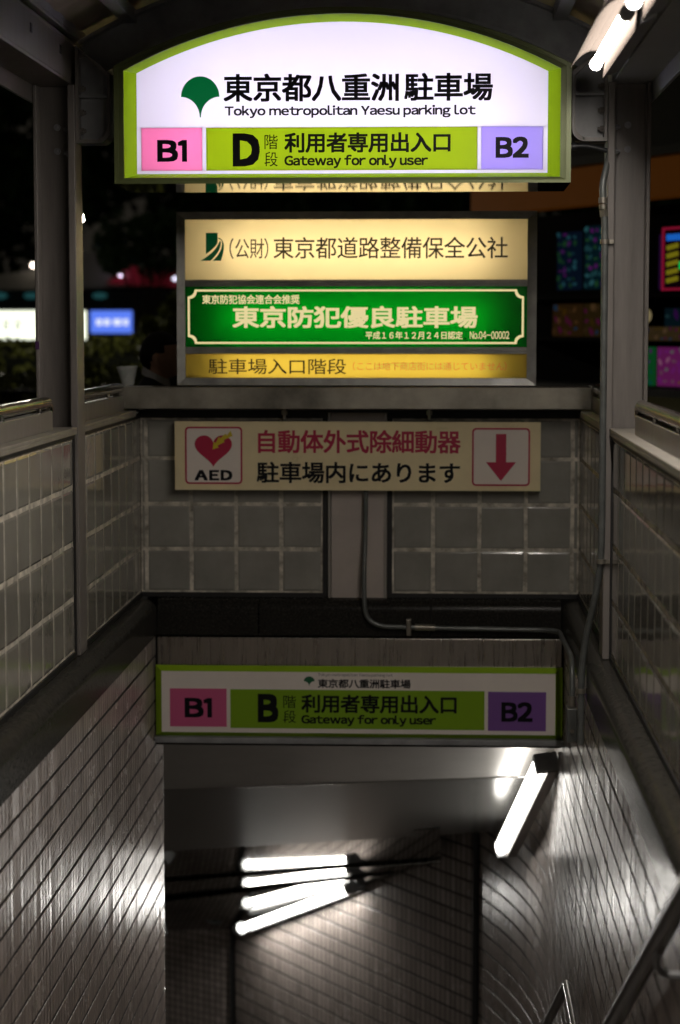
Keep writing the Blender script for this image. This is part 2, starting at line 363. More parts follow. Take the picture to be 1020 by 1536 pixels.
# ------------------------------------------------------------------ granite coping
def coping_profile(side):             # cross-section in (out, z): 'out' grows into the stairwell
    pts = [(-0.12, 0.14), (0.0, 0.14), (0.075, 0.14), (0.078, 0.143), (0.078, 0.245)]
    for k in range(1, 9):
        a = R(90 * k / 8); pts.append((0.028 + 0.05 * math.cos(a), 0.25 + 0.05 * math.sin(a) * 1.0))
    pts += [(-0.12, 0.302)]
    return pts
def coping(label, side, cuts, m='granite_worn'):
    mb = MB(); pr = coping_profile(side); n = len(pr)
    for c0, c1 in zip(cuts, cuts[1:]):
        a, b = c0 + 0.0025, c1 - 0.0025
        if side == 'L': P = lambda o, s, z: (-1.31 + o, s, z)
        elif side == 'R': P = lambda o, s, z: (0.63 - o, s, z)
        else: P = lambda o, s, z: (s, 9.1 - o, z)
        mb.add([P(o, a, z) for o, z in pr] + [P(o, b, z) for o, z in pr],
               [tuple(range(n)), tuple(range(2 * n - 1, n - 1, -1))] + [(i, i + n, (i + 1) % n + n, (i + 1) % n) for i in range(n)])
    return tag(obj('granite_coping', mb, m, smooth=True), label, 'coping', 'granite copings round the stairwell')
coping('rounded dark granite coping under the left glass block wall', 'L', [2.4, 3.02, 3.64, 4.26, 4.88, 5.5, 5.74, 6.36, 6.98, 7.61, 8.23, 8.6, 9.02])
coping('rounded dark granite coping under the right glass block wall', 'R', [2.4, 3.02, 3.64, 4.26, 4.88, 5.45, 6.0, 6.52, 7.05, 7.6, 8.2, 8.6, 9.02])
coping('dark speckled granite coping across the back above the steel strip', 'B', [-1.232, -0.78, -0.02, 0.552], 'granite')

# ------------------------------------------------------------------ glass block walls
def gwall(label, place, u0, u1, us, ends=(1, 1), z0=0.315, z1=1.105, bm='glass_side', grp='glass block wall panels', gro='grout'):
    """place(u, out, z) -> point; us are the joint positions"""
    root = thing('glass_block_wall', label, 'wall', place((u0 + u1) / 2, 0.0, 0.30), grp)
    zs = [0.315, 0.516, 0.716, 0.919, 1.12]
    fr = MB(); gr = MB(); bl = MB()
    def B(mb, a0, a1, o0, o1, c0, c1):
        v = [place(a, o, c) for c in (c0, c1) for a, o in ((a0, o0), (a1, o0), (a1, o1), (a0, o1))]
        mb.add(v, [(0, 3, 2, 1), (4, 5, 6, 7), (0, 1, 5, 4), (1, 2, 6, 5), (2, 3, 7, 6), (3, 0, 4, 7)])
    lo, hi = min(u0, u1), max(u0, u1)
    B(fr, lo, hi, -0.08, 0.004, 0.302, 0.322); B(fr, lo, hi, -0.08, 0.004, 1.098, 1.124)
    if ends[0]: B(fr, lo, lo + 0.022, -0.08, 0.004, 0.322, 1.098)
    if ends[1]: B(fr, hi - 0.022, hi, -0.08, 0.004, 0.322, 1.098)
    e0 = 0.022 if ends[0] else 0.0; e1 = 0.022 if ends[1] else 0.0
    B(gr, lo + e0, hi - e1, -0.085, -0.003, 0.322, 1.098)
    us = sorted([u for u in us if lo + 0.02 < u < hi - 0.02]); cols = [lo + e0] + us + [hi - e1]
    rows = [0.322] + zs[1:4] + [1.098]; j = 0.006
    rnd = random.Random(int(lo * 100) + 5)
    for a, b in zip(cols, cols[1:]):
        for c, d in zip(rows, rows[1:]):
            if b - a < 0.018: continue
            a0 = a + j; b0 = b - j; c0 = c + j; d0 = d - j; e = 0.010
            t1, t2 = rnd.gauss(0, 0.0012), rnd.gauss(0, 0.0012)
            def P(u, o, z): return place(u, o + t1 * ((u - a) / (b - a) - .5) * .6 + t2 * ((z - c) / (d - c) - .5) * .6, z)
            outer = [P(a0, -0.01, c0), P(b0, -0.01, c0), P(b0, -0.01, d0), P(a0, -0.01, d0)]
            mid = [P(a0, -0.004, c0), P(b0, -0.004, c0), P(b0, -0.004, d0), P(a0, -0.004, d0)]
            inn = [P(a0 + e, 0, c0 + e), P(b0 - e, 0, c0 + e), P(b0 - e, 0, d0 - e), P(a0 + e, 0, d0 - e)]
            fs = [(8, 9, 10, 11)]
            for k in range(4):
                k2 = (k + 1) % 4; fs += [(k, k2, 4 + k2, 4 + k), (4 + k, 4 + k2, 8 + k2, 8 + k)]
            bl.add(outer + mid + inn, fs)
    obj('gasket_frame', fr, 'gasket', root); obj('cement_joints', gr, gro, root); obj('glass_blocks', bl, bm, root, smooth=False)
    return root
PL = lambda u, o, z: (-1.31 + o, u, z)
PR = lambda u, o, z: (0.63 - o, u, z)
PB = lambda u, o, z: (u, 9.1 - o, z)
left_j = [7.385 - 0.197 * k for k in range(1, 26)]
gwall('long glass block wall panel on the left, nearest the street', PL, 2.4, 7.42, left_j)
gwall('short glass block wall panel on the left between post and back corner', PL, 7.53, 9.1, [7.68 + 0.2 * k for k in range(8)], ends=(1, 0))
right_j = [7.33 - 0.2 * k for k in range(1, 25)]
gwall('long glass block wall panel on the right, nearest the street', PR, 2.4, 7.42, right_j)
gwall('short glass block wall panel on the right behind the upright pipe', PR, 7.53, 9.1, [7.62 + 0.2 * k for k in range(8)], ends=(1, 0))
gwall('left half of the back glass block wall, below the heart notice', PB, -1.31, -0.478, [-1.285 + 0.2 * k for k in range(5)], ends=(0, 1), bm='glass_block')
gwall('right half of the back glass block wall, below the red arrow notice', PB, -0.215, 0.63, [-0.006 + 0.204 * k - 0.006 for k in range(5)], ends=(1, 0), bm='glass_block')
t = thing('wall_column', 'narrow grey metal column between the two back glass block panels', 'column', (-0.346, 9.1, 0.30))
obj('face', MB().box(-0.462, -0.228, 9.088, 9.17, 0.302, 1.124), mat('column paint', (0.44, 0.39, 0.355), 0.4, 0, 0.1, 4, rvar=0.08), t, 0.002)
for x in (-0.470, -0.222): obj('edge_trim', MB().box(x - 0.006, x + 0.006, 9.076, 9.17, 0.302, 1.124), mat('trim', (0.36, 0.34, 0.31), 0.35, 0.4), t, 0.002)

# caps and top rails of the side walls
def cap(side, y0, y1, label, rail0, rail1, rlabel):
    s = -1 if side == 'L' else 1; X = -1.31 if side == 'L' else 0.63
    r = thing('metal_coping', label, 'coping', (X, (y0 + y1) / 2, 1.124), 'metal caps on the side walls')
    mb = MB(); a, b = sorted((X - s * 0.012, X + s * 0.15)); mb.box(a, b, y0, y1, 1.126, 1.138)
    a, b = sorted((X - s * 0.012, X - s * 0.008)); mb.box(a, b, y0, y1, 1.112, 1.126)
    obj('cap_plate', mb, 'cap_metal', r, 0.003)
    a, b = sorted((X + s * 0.035, X + s * 0.075)); obj('upstand', MB().box(a, b, rail0, rail1, 1.138, 1.205), 'steel_paint', r, 0.003)
    h = thing('top_rail', rlabel, 'rail', (X + s * 0.055, (rail0 + rail1) / 2, 1.205), 'stainless rails along the wall tops')
    xr = X + s * 0.055; p = []
    if rail1 < 7.45: p = [(xr, rail0, 1.235), (xr, rail1 - 0.005, 1.235), (xr, rail1 + 0.012, 1.205)]
    else: p = [(xr, rail0, 1.235), (xr, rail1, 1.235)]
    obj('rail_tube', MB().tube(bez(p, 6, 0.04), 0.022, 18), 'rail_steel', h, smooth=True)
    k = rail0 + 0.25
    while k < rail1 - 0.05:
        a, b = sorted((xr - s * 0.006, xr - s * 0.02)); obj('rail_clip', MB().tube([(xr - s * 0.015, k, 1.206), (xr - s * 0.015, k, 1.221)], 0.008, 8), 'stainless', h, smooth=True)
        k += 0.62
cap('L', 2.4, 7.42, 'long metal cap on the left wall, street side of the post', 2.4, 7.2, 'long stainless rail on the left wall top, street side of the post')
cap('L', 7.56, 8.9, 'short metal cap on the left wall behind the post', 7.6, 8.86, 'short stainless rail on the left wall top behind the post')
cap('R', 2.4, 7.42, 'long metal cap on the right wall, street side of the post', 2.4, 6.96, 'long stainless rail on the right wall top with a bent down end')
cap('R', 7.56, 8.9, 'short metal cap on the right wall behind the post', 7.6, 8.86, 'short stainless rail on the right wall top behind the post')

# ------------------------------------------------------------------ posts, beams, canopy
def post(s, X, label):
    # X is the inner face; s=-1 left, +1 right
    r = thing('steel_post', label, 'post', (X + s * 0.07, 7.5, 0.0), 'steel posts of the canopy')
    xi0, xi1 = sorted((X, X + s * 0.026)); mb = MB(); mb.box(xi0, xi1, 7.425, 7.575, 0.302, 2.36)
    obj('inner_flange', mb, 'steel_paint', r, 0.003)
    a, b = sorted((X + s * 0.026, X + s * 0.137)); obj('web', MB().box(a, b, 7.492, 7.508, 0.0, 2.36), 'steel_paint', r)
    a, b = sorted((X + s * 0.137, X + s * 0.151)); obj('outer_flange', MB().box(a, b, 7.425, 7.575, 0.0, 2.36), 'steel_paint', r, 0.003)
    for z in (2.215, 2.13):
        bx = X + s * 0.075; obj('bolt', MB().tube([(bx, 7.492, z), (bx, 7.484, z)], 0.012, 14).hexbolt(bx, 7.484, z, 0.007, 0.006), 'dark_paint', r)
        obj('bolt', MB().hexbolt(X + s * 0.026, 7.46, z - 0.01, 0.011, 0.012, (s, 0, 0)), 'dark_paint', r)
    return r
pl_ = post(-1, -1.295, 'left steel post of the canopy with a small purple sticker')
obj('sticker', MB().box(-1.4465, -1.4325, 7.4235, 7.425, 1.418, 1.447), mat('purple tape', (0.07, 0.02, 0.09), 0.5), pl_)
post(1, 0.602, 'right steel post of the canopy beside the upright pipe')

canopy = thing('canopy', 'steel framed canopy with curved roof over the stair entrance', 'canopy', (-0.34, 5.0, 2.30))
def eave(s, X, label):
    r = canopy
    a, b = sorted((X, X + s * 0.15)); mb = MB()
    mb.box(a, b, 1.5, 8.6, 2.362, 2.374); mb.box(a, b, 1.5, 8.6, 2.508, 2.52)
    w0, w1 = sorted((X, X + s * 0.012)); mb.box(w0, w1, 1.5, 8.6, 2.374, 2.508)
    o0, o1 = sorted((X + s * 0.138, X + s * 0.15)); mb.box(o0, o1, 1.5, 8.6, 2.30, 2.362)
    r = obj('eave_beam', mb, 'dark_paint' if s > 0 else 'steel_paint', canopy, 0.002, label=label)
    gx0, gx1 = sorted((X - s * 0.01, X + s * 0.09)); gm = MB(); gm.box(gx0, gx1, 1.5, 8.6, 2.534, 2.546)
    a, b = sorted((X - s * 0.01, X - s * 0.002)); gm.box(a, b, 1.5, 8.6, 2.546, 2.60)
    obj('gutter_angle', gm, 'dark_paint', r, 0.002)
    for y in (7.24, 6.72, 6.2, 5.68):
        a, b = sorted((X - s * 0.0015, X + s * 0.001)); obj('slot', MB().box(a, b, y - 0.015, y + 0.015, 2.445, 2.475), 'gasket', r)
    for y in (7.02, 6.86, 6.3, 6.14):
        obj('bolt', MB().hexbolt(X + s * 0.02, y, 2.546, 0.012, 0.012, (0, 0, 1)), 'dark_paint', r)
eave(-1, -1.31, 'pale grey eave beam running towards the viewer above the left post')
eave(1, 0.62, 'dark eave beam running towards the viewer above the right post and lamp')

AX, AR, AZ = -0.34, 1.89, 2.795          # arch centre line, radius and crown of the roof
def arc(r, zc, h0, h1, n=36):
    return [(AX + r * math.sin(t), zc - r + r * math.cos(t)) for t in [h0 + (h1 - h0) * k / n for k in range(n + 1)]]
def arch(y, label):
    r = None
    H = math.asin(0.965 / AR)
    for nm, r0, r1, w in (('top_flange', AR, AR - 0.012, 0.06), ('web', AR - 0.012, AR - 0.135, 0.006), ('bottom_flange', AR - 0.135, AR - 0.147, 0.06)):
        a = [(AX + r0 * math.sin(t), AZ - AR + r0 * math.cos(t)) for t in [-H + 2 * H * k / 40 for k in range(41)]]
        b = [(AX + r1 * math.sin(t), AZ - AR + r1 * math.cos(t)) for t in [-H + 2 * H * k / 40 for k in range(41)]]
        mb = MB(); n = 41
        mb.add([(x, y - w, z) for x, z in a] + [(x, y - w, z) for x, z in b] + [(x, y + w, z) for x, z in a] + [(x, y + w, z) for x, z in b],
               [(i, i + 1, n + i + 1, n + i) for i in range(40)] + [(2 * n + i, 2 * n + i + 1, 3 * n + i + 1, 3 * n + i) for i in range(40)] +
               [(i, i + 1, 2 * n + i + 1, 2 * n + i) for i in range(40)] + [(n + i, n + i + 1, 3 * n + i + 1, 3 * n + i) for i in range(40)])
        if r is None: r = obj('arch_beam', mb, 'dark_paint', canopy, label=label)
        else: obj(nm, mb, 'dark_paint', r)
    return r
arch(7.62, 'dark arched roof beam just above the lit arched sign')
rf = canopy
mb = MB(); H = math.asin(1.1 / 1.93); n = 48; ny = 220
pr = [(-H + 2 * H * k / n) for k in range(n + 1)]
ys = [1.5 + 7.2 * k / ny for k in range(ny + 1)]
vs = []
for yy in ys:
    w = 0.003 * math.cos(2 * math.pi * yy / 0.24)
    for t_ in pr: vs.append((AX + (1.93 + w) * math.sin(t_), yy, 2.83 - 1.93 + (1.93 + w) * math.cos(t_)))
mb.add(vs, [(j * (n + 1) + i, j * (n + 1) + i + 1, (j + 1) * (n + 1) + i + 1, (j + 1) * (n + 1) + i) for j in range(ny) for i in range(n)])
o = obj('roof_sheet', mb, 'roof', rf, smooth=True)
for x in (-1.12, -0.72, 0.04, 0.44):
    z = 2.83 - 1.93 + math.sqrt(1.93 ** 2 - (x - AX) ** 2); obj('purlin', MB().box(x - 0.025, x + 0.025, 1.5, 8.6, z - 0.065, z - 0.018), 'dark_paint', rf)

def bracket(s, X, label):
    r = thing('steel_bracket', label, 'bracket', (X - s * 0.05, 7.5, 2.16), 'ribbed steel brackets on the posts')
    def x(v): return X - s * v
    W_ = 0.125; zt0, zt1, zb = 2.50, 2.40, 2.155
    out = [(x(0), zt0), (x(W_), zt1)]
    rr = 0.045
    for k in range(7):
        a = R(90 * k / 6); out.append((x(W_ - rr + rr * math.cos(a)), zb + rr - rr * math.sin(a)))
    out.append((x(0), zb))
    cxm = sum(p[0] for p in out) / len(out); czm = sum(p[1] for p in out) / len(out)
    inner = [(p[0] + (0.011 if p[0] < cxm else -0.011), p[1] + (0.013 if p[1] < czm else -0.013)) for p in out]
    obj('plate', MB().xz(inner, 7.495, 7.507), 'dark_paint', r)
    obj('rim', outline_ring(out, inner, 7.44, 0.12), 'steel_paint', r, 0.002)
    a, b = sorted((x(0.012), x(W_ - 0.011))); obj('stiffener', MB().box(a, b, 7.445, 7.56, 2.316, 2.327), 'dark_paint', r, 0.002)
    for z in (2.47, 2.35, 2.265, 2.20):
        obj('bolt', MB().hexbolt(x(0.011), 7.468, z, 0.0125, 0.014, (-s, 0, 0)), 'steel_paint', r)
bracket(-1, -1.294, 'dark ribbed bracket bolted to the left post beside the arched sign')
bracket(1, 0.601, 'dark ribbed bracket bolted to the right post under the lamp')

# ------------------------------------------------------------------ the arched lightbox sign
YT = 7.36
def arch_outline(x0, x1, z0, zs, zp, n=32):
    pts = [(x0, z0), (x1, z0)]; c = (x0 + x1) / 2; h = (x1 - x0) / 2; s = zp - zs; r = (h * h + s * s) / (2 * s)
    a = math.asin(h / r)
    for k in range(n + 1):
        t = a - 2 * a * k / n; pts.append((c + r * math.sin(t), zp - r + r * math.cos(t)))
    return pts
o_out = arch_outline(-1.1434, 0.4681, 2.0044, 2.416, 2.617); o_in = arch_outline(-1.110, 0.4308, 2.0248, 2.400, 2.594)
o_mid = arch_outline(-1.128, 0.4515, 2.0145, 2.409, 2.606)
o_pan = arch_outline(-1.0697, 0.3889, 2.0422, 2.396, 2.572)
sg = thing('arched_sign', 'large white arched lightbox sign with lime green surround', 'sign', ((-1.1434 + 0.4681) / 2, 7.55, 2.0044))
mb = MB(); mb.ring(o_out, o_mid, YT, YT); mb.ring(o_mid, o_mid, YT, YT + 0.004); mb.ring(o_mid, o_in, YT + 0.004, YT + 0.002); mb.ring(o_in, o_in, YT + 0.002, YT + 0.012)
obj('frame', mb, 'frame_olive', sg)
mb = MB(); mb.ring(o_in, o_pan, YT + 0.012, YT + 0.050); obj('green_return', mb, 'lime', sg)
mb = MB(); mb.ring(o_out, o_out, YT, YT + 0.40); n = len(o_out)
mb.add([(x, YT + 0.40, z) for x, z in o_out], [tuple(range(n))]); 
# side skin (all but the underside) and the polished underside
side = MB(); m_ = len(o_out)
for i in range(1, m_): 
    a, b = o_out[i], o_out[(i + 1) % m_]; side.quad((a[0], YT, a[1]), (b[0], YT, b[1]), (b[0], YT + .4, b[1]), (a[0], YT + .4, a[1]))
side.add([(x, YT + 0.40, z) for x, z in o_out], [tuple(range(n))])
obj('casing', side, 'frame_olive', sg)
obj('underside', MB().quad((-1.1434, YT, 2.0044), (0.4681, YT, 2.0044), (0.4681, YT + .4, 1.9990), (-1.1434, YT + .4, 1.9990)), 'sign_under', sg)
inn = MB(); o_lin = arch_outline(-1.125, 0.448, 2.012, 2.406, 2.602)
inn.ring(o_lin, o_lin, YT + 0.016, YT + 0.385); inn.add([(x, YT + 0.385, z) for x, z in o_lin], [tuple(range(len(o_lin)))])
obj('lightbox_lining', inn, 'white_inside', sg)
yp = YT + 0.050; zb0, zb1 = 2.0535, 2.2045
wp = MB()
top = [(-1.0697, zb1), (0.3889, zb1)] + o_pan[2:]
wp.xz(top, yp, yp + 0.004)
wp.box(-1.0697, 0.3889, yp, yp + 0.004, 2.0422, zb0)
for a, b in ((-1.0697, -1.054), (-0.836, -0.8217), (0.1412, 0.1552), (0.3734, 0.3889)): wp.box(a, b, yp, yp + 0.004, zb0, zb1)
obj('white_panel', wp, 'ac_white', sg)
obj('colour_panel', MB().box(-1.054, -0.836, yp, yp + 0.004, zb0, zb1), 'ac_pink', sg, label='pink B1 panel')
obj('colour_panel', MB().box(-0.8217, 0.1412, yp, yp + 0.004, zb0, zb1), 'ac_lime', sg, label='lime green gateway panel')
obj('colour_panel', MB().box(0.1552, 0.3734, yp, yp + 0.004, zb0, zb1), 'ac_viol', sg, label='violet B2 panel')
for z in (2.10, 2.24, 2.40): obj('inner_tube', MB().tube([(-0.98, 7.62, z), (0.30, 7.62, z)], 0.014, 10), 'box_tube', sg)
yl = yp - 0.0008
text('東京都八重洲', TOP['kanji1'], yl, 'ink', sg, 0.024); text('駐車場', TOP['kanji2'], yl, 'ink', sg, 0.024)
text('Tokyo metropolitan Yaesu parking lot', TOP['latin'], yl, 'ink', sg, 0.031)
text('B1', TOP['B1'], yl, 'ink', sg, 0.040); text('B2', TOP['B2'], yl, 'ink', sg, 0.040); text('D', TOP['D'], yl, 'ink', sg, 0.05)
text('階', TOP['kai'], yl, 'ink', sg, 0.002); text('段', TOP['dan'], yl, 'ink', sg, 0.002)
text('利用者専用出入口', TOP['use'], yl, 'ink', sg, 0.026); text('Gateway for only user', TOP['gate'], yl, 'ink', sg, 0.032)
ginkgo(TOP['emblem'], yl, 'ink_green', sg)

# ------------------------------------------------------------------ the three-panel lightbox sign on the beam
YM = 8.93
sg = thing('panel_lightbox', 'grey framed lightbox sign with cream, green and yellow panels on the steel beam', 'sign', (-0.347, 9.0, 1.2477))
x0, x1, z0, z1 = MID['outer']; cr, gn, ye = MID['cream'], MID['green'], MID['yellow']
fr = MB(); rect = lambda a, b, c, d: [(a, c), (b, c), (b, d), (a, d)]
o1 = rect(x0, x1, z0, z1); o2 = rect(-1.087, 0.388, 1.279, 1.960)
fr.ring(o1, o2, YM, YM + 0.006); fr.ring(o2, o2, YM + 0.006, YM + 0.03); fr.ring(o1, o1, YM, YM + 0.17)
fr.add([(a, YM + 0.17, b) for a, b in o1], [(0, 1, 2, 3)])
obj('frame', fr, 'alu', sg)
for a, b in ((gn[3], cr[2]), (ye[3], gn[2])):
    d = MB().box(-1.087, 0.388, YM + 0.012, YM + 0.16, a, b); zc = (a + b) / 2
    d.box(-1.087, 0.388, YM + 0.008, YM + 0.012, zc - 0.004, zc + 0.004)
    obj('divider', d, 'alu', sg, 0.002)
for rc, m in ((cr, 'ac_cream'), (gn, 'ac_green'), (ye, 'ac_yellow')):
    obj('light_panel', MB().box(-1.087, 0.388, YM + 0.02, YM + 0.023, rc[2], rc[3]), m, sg, label={'ac_cream': 'cream lit panel', 'ac_green': 'green lit panel', 'ac_yellow': 'yellow lit panel'}[m])
    ln = MB(); oo = rect(-1.0865, 0.3875, rc[2] + 0.0005, rc[3] - 0.0005); ln.ring(oo, oo, YM + 0.024, YM + 0.158); ln.add([(a, YM + 0.158, b) for a, b in oo], [(0, 1, 2, 3)])
    obj('lightbox_lining', ln, 'grey_inside', sg)
    zc = (rc[2] + rc[3]) / 2
    obj('inner_tube', MB().tube([(-0.93, YM + 0.10, zc), (0.23, YM + 0.10, zc)], 0.012, 10), 'box_tube_warm', sg)
ym = YM + 0.0192
text('(公財)', MID['pa'], ym, 'ink_brown', sg, 0.004); text('東京都道路整備保全公社', MID['kan'], ym, 'ink_brown', sg, 0.006)
text('東京防犯協会連合会推奨', MID['t1'], ym, 'lit_cream', sg, 0.02); text('東京防犯優良駐車場', MID['t2'], ym, 'lit_cream', sg, 0.026)
text('平成１６年１２月２４日認定', MID['t3'], ym, 'lit_cream', sg, 0.018); text('No.04-00002', MID['t4'], ym, 'lit_cream', sg, 0.01)
text('駐車場入口階段', MID['y1'], ym, 'ink_brown', sg, 0.006); text('(ここは地下商店街には通じていません)', MID['y2'], ym, 'ink_pink', sg, 0.0)
# notched cream border of the green panel
def notched(x0, x1, z0, z1, r):
    pts = []
    for cx, cz, a0 in ((x1, z1, 270), (x0, z1, 0), (x0, z0, 90), (x1, z0, 180)):
        for k in range(7):
            a = R(a0 - 90 * k / 6); pts.append((cx + r * math.cos(a), cz + r * math.sin(a)))
    return pts
b = MID['border']; e = 0.0085
obj('border_line', outline_ring(notched(*b, 0.03), notched(b[0] + e, b[1] - e, b[2] + e, b[3] - e, 0.031), ym - 0.001, 0.001), 'lit_cream', sg)
# road emblem: green block, two road lanes sweeping down to the left
lx0, lx1, lz0, lz1 = MID['logo']; LW, LH = lx1 - lx0, lz1 - lz0
def lg(pts): return [(lx0 + LW * u, lz0 + LH * v) for u, v in pts]
def qb(a, b, c, n=10): return [((1 - t) ** 2 * a[0] + 2 * t * (1 - t) * b[0] + t * t * c[0], (1 - t) ** 2 * a[1] + 2 * t * (1 - t) * b[1] + t * t * c[1]) for t in [k / n for k in range(n + 1)]]
em = MB()
em.xz(lg([(0.22, 0.24), (0.22, 1.0), (0.70, 1.0), (0.70, 0.70)] + qb((0.70, 0.66), (0.60, 0.46), (0.22, 0.24))[1:-1]), ym - 0.001, ym)
em.xz(lg(qb((0.0, 0.0), (0.66, 0.34), (0.78, 0.72)) + qb((0.83, 0.68), (0.84, 0.34), (0.40, 0.0))), ym - 0.001, ym)
em.xz(lg(qb((0.49, 0.0), (0.94, 0.36), (0.86, 0.72)) + [(0.72, 0.80), (0.72, 0.82)] + qb((0.74, 0.83), (1.12, 0.70), (0.82, 0.0))), ym - 0.001, ym)
obj('road_emblem', em, 'ink_logo', sg)

# beam that carries it
bm_ = thing('support_beam', 'weathered galvanised steel beam across the back wall carrying the panelled lightbox', 'beam', (-0.36, 9.0, 1.14))
ch = MB(); ch.box(-1.38, 0.665, 8.90, 8.908, 1.146, 1.240); ch.box(-1.38, 0.665, 8.908, 9.10, 1.232, 1.240); ch.box(-1.38, 0.665, 8.908, 9.10, 1.146, 1.154)
obj('channel', ch, 'galv', bm_, 0.003)
for a, b in ((-1.40, -1.38), (0.665, 0.685)): obj('end_plate', MB().box(a, b, 8.885, 9.11, 1.139, 1.247), 'galv', bm_, 0.003)
for x in (-1.355, 0.64):
    obj('bolt', MB().hexbolt(x, 8.90, 1.165, 0.012, 0.01), 'galv', bm_)
for x in (-0.66, -0.03): obj('hanger_bolt', MB().tube([(x, 8.98, 1.146), (x, 8.98, 1.10)], 0.007, 8).tube([(x, 8.98, 1.135), (x, 8.98, 1.118)], 0.015, 6), 'galv', bm_)
obj('dark_gap_strip', MB().box(-1.31, 0.63, 9.02, 9.1, 1.126, 1.138), 'gasket', bm_)  # plain dark strip below the beam

# ------------------------------------------------------------------ AED notice board
YA = 9.02
bd = thing('notice_board', 'cream notice board with red heart and red down arrow on the back wall', 'sign', (-0.346, YA, 0.7844))
x0, x1, z0, z1 = AED['board']
obj('board', MB().box(x0, x1, YA, YA + 0.03, z0, z1), 'board', bd, 0.002)
ya = YA - 0.0004
for k in ('lbox', 'rbox'):
    a = AED[k]
    obj('white_square', MB().xz(rrect(*a, 0.018), ya - 0.0006, ya + 0.0002), 'board_white', bd)
    e = 0.0075; obj('square_border', outline_ring(rrect(*a, 0.018), rrect(a[0] + e, a[1] - e, a[2] + e, a[3] - e, 0.012), ya - 0.0012, 0.0006), 'crimson', bd)
hx0, hx1, hz0, hz1 = AED['heart']; hp = []
for k in range(48):
    t = 2 * math.pi * k / 48; hp.append((16 * math.sin(t) ** 3, 13 * math.cos(t) - 5 * math.cos(2 * t) - 2 * math.cos(3 * t) - math.cos(4 * t)))
hxs = [p[0] for p in hp]; hzs = [p[1] for p in hp]
hp = [(hx0 + (p[0] - min(hxs)) / (max(hxs) - min(hxs)) * (hx1 - hx0), hz0 + (p[1] - min(hzs)) / (max(hzs) - min(hzs)) * (hz1 - hz0)) for p in hp]
obj('heart_symbol', MB().xz(hp, ya - 0.0014, ya - 0.0007), 'crimson', bd)
bx0, bx1, bz0, bz1 = (-0.9793, -0.8912, 0.9641, 1.046); w, h = bx1 - bx0, bz1 - bz0
bp = [(0, 0), (0.30, 0.10), (0.24, 0.20), (0.60, 0.40), (0.55, 0.50), (1.0, 0.72), (0.9, 1.0), (0.72, 0.76), (0.64, 0.84), (0.40, 0.60), (0.30, 0.66), (0.16, 0.34), (0.05, 0.40)]
obj('lightning_arrow', MB().xz([(bx0 + w * u, bz0 + h * v) for u, v in bp], ya - 0.0022, ya - 0.0015), 'yellow_print', bd)
text('AED', AED['aed'], ya - 0.0007, 'ink', bd, 0.05, wide=0.12)
text('自動体外式除細動器', AED['r1'], ya, 'crimson', bd, 0.022); text('駐車場内にあります', AED['r2'], ya, 'ink', bd, 0.022)
ax0, ax1, az0, az1 = AED['arrow']; axc = (ax0 + ax1) / 2; aw = 0.0225; ah = az0 + (az1 - az0) * 0.40
obj('down_arrow', MB().xz([(axc, az0), (ax1, ah), (axc + aw, ah), (axc + aw, az1), (axc - aw, az1), (axc - aw, ah), (ax0, ah)], ya - 0.0014, ya - 0.0007), 'crimson', bd)

# ------------------------------------------------------------------ steel strip and lower sign
tag(obj('steel_fascia', MB().box(-1.232, 0.555, 9.04, 9.06, -0.02, 0.128), 'brushed', bevel=0.002), 'brushed stainless strip between the granite and the unlit lower sign', 'fascia')
lintel = obj('lintel', MB().box(-1.36, 0.68, 9.062, 9.30, -0.36, 0.136), 'gasket'); tag(lintel, 'dark lintel behind the unlit lower sign', 'lintel')
YL = 9.0
ls = thing('lower_sign', 'unlit white sign with green edge over the stair opening', 'sign', (-0.34, YL, -0.33))
x0, x1, z0, z1 = LOW['outer']; w0, w1, v0, v1 = LOW['white']
fo = rect(x0, x1, z0, z1); fi = rect(w0, w1, v0, v1)
mb = MB().ring(fo, fi, YL + 0.020, YL - 0.001); obj('green_edge', mb, 'lime_dark', ls)
mb = MB().ring(fo, fo, YL + 0.020, YL + 0.036); obj('casing', mb, 'frame_olive', ls)
obj('bottom_trim', MB().box(x0 - 0.004, x1 + 0.004, YL - 0.02, YL + 0.05, z0 - 0.026, z0 - 0.001), 'dark_paint', ls, 0.003)
obj('white_panel', MB().box(w0, w1, YL, YL + 0.02, v0, v1), 'panel_white', ls)
yw = YL - 0.0012
obj('colour_panel', MB().box(*LOW['pink'][:2], yw, YL - 0.0002, *LOW['pink'][2:]), 'p_pink', ls, label='pink B1 panel')
obj('colour_panel', MB().box(*LOW['green'][:2], yw, YL - 0.0002, *LOW['green'][2:]), 'p_lime', ls, label='green gateway panel')
obj('colour_panel', MB().box(*LOW['viol'][:2], yw, YL - 0.0002, *LOW['viol'][2:]), 'p_viol', ls, label='violet B2 panel')
yw -= 0.0003
text('B1', LOW['B1'], yw, 'ink', ls, 0.040); text('B2', LOW['B2'], yw, 'ink', ls, 0.040); text('B', LOW['B'], yw, 'ink', ls, 0.05)
text('階', LOW['kai'], yw, 'ink', ls, 0.002); text('段', LOW['dan'], yw, 'ink', ls, 0.002)
text('利用者専用出入口', LOW['use'], yw, 'ink', ls, 0.026); text('Gateway for only user', LOW['gate'], yw, 'ink', ls, 0.034)
text('Tokyo metropolitan Yaesu parking lot', LOW['tiny'], YL - 0.0004, 'ink', ls, 0.0); text('東京都八重洲駐車場', LOW['kan'], YL - 0.0004, 'ink', ls, 0.022)
ginkgo(LOW['emblem'], YL - 0.0004, 'p_green', ls)

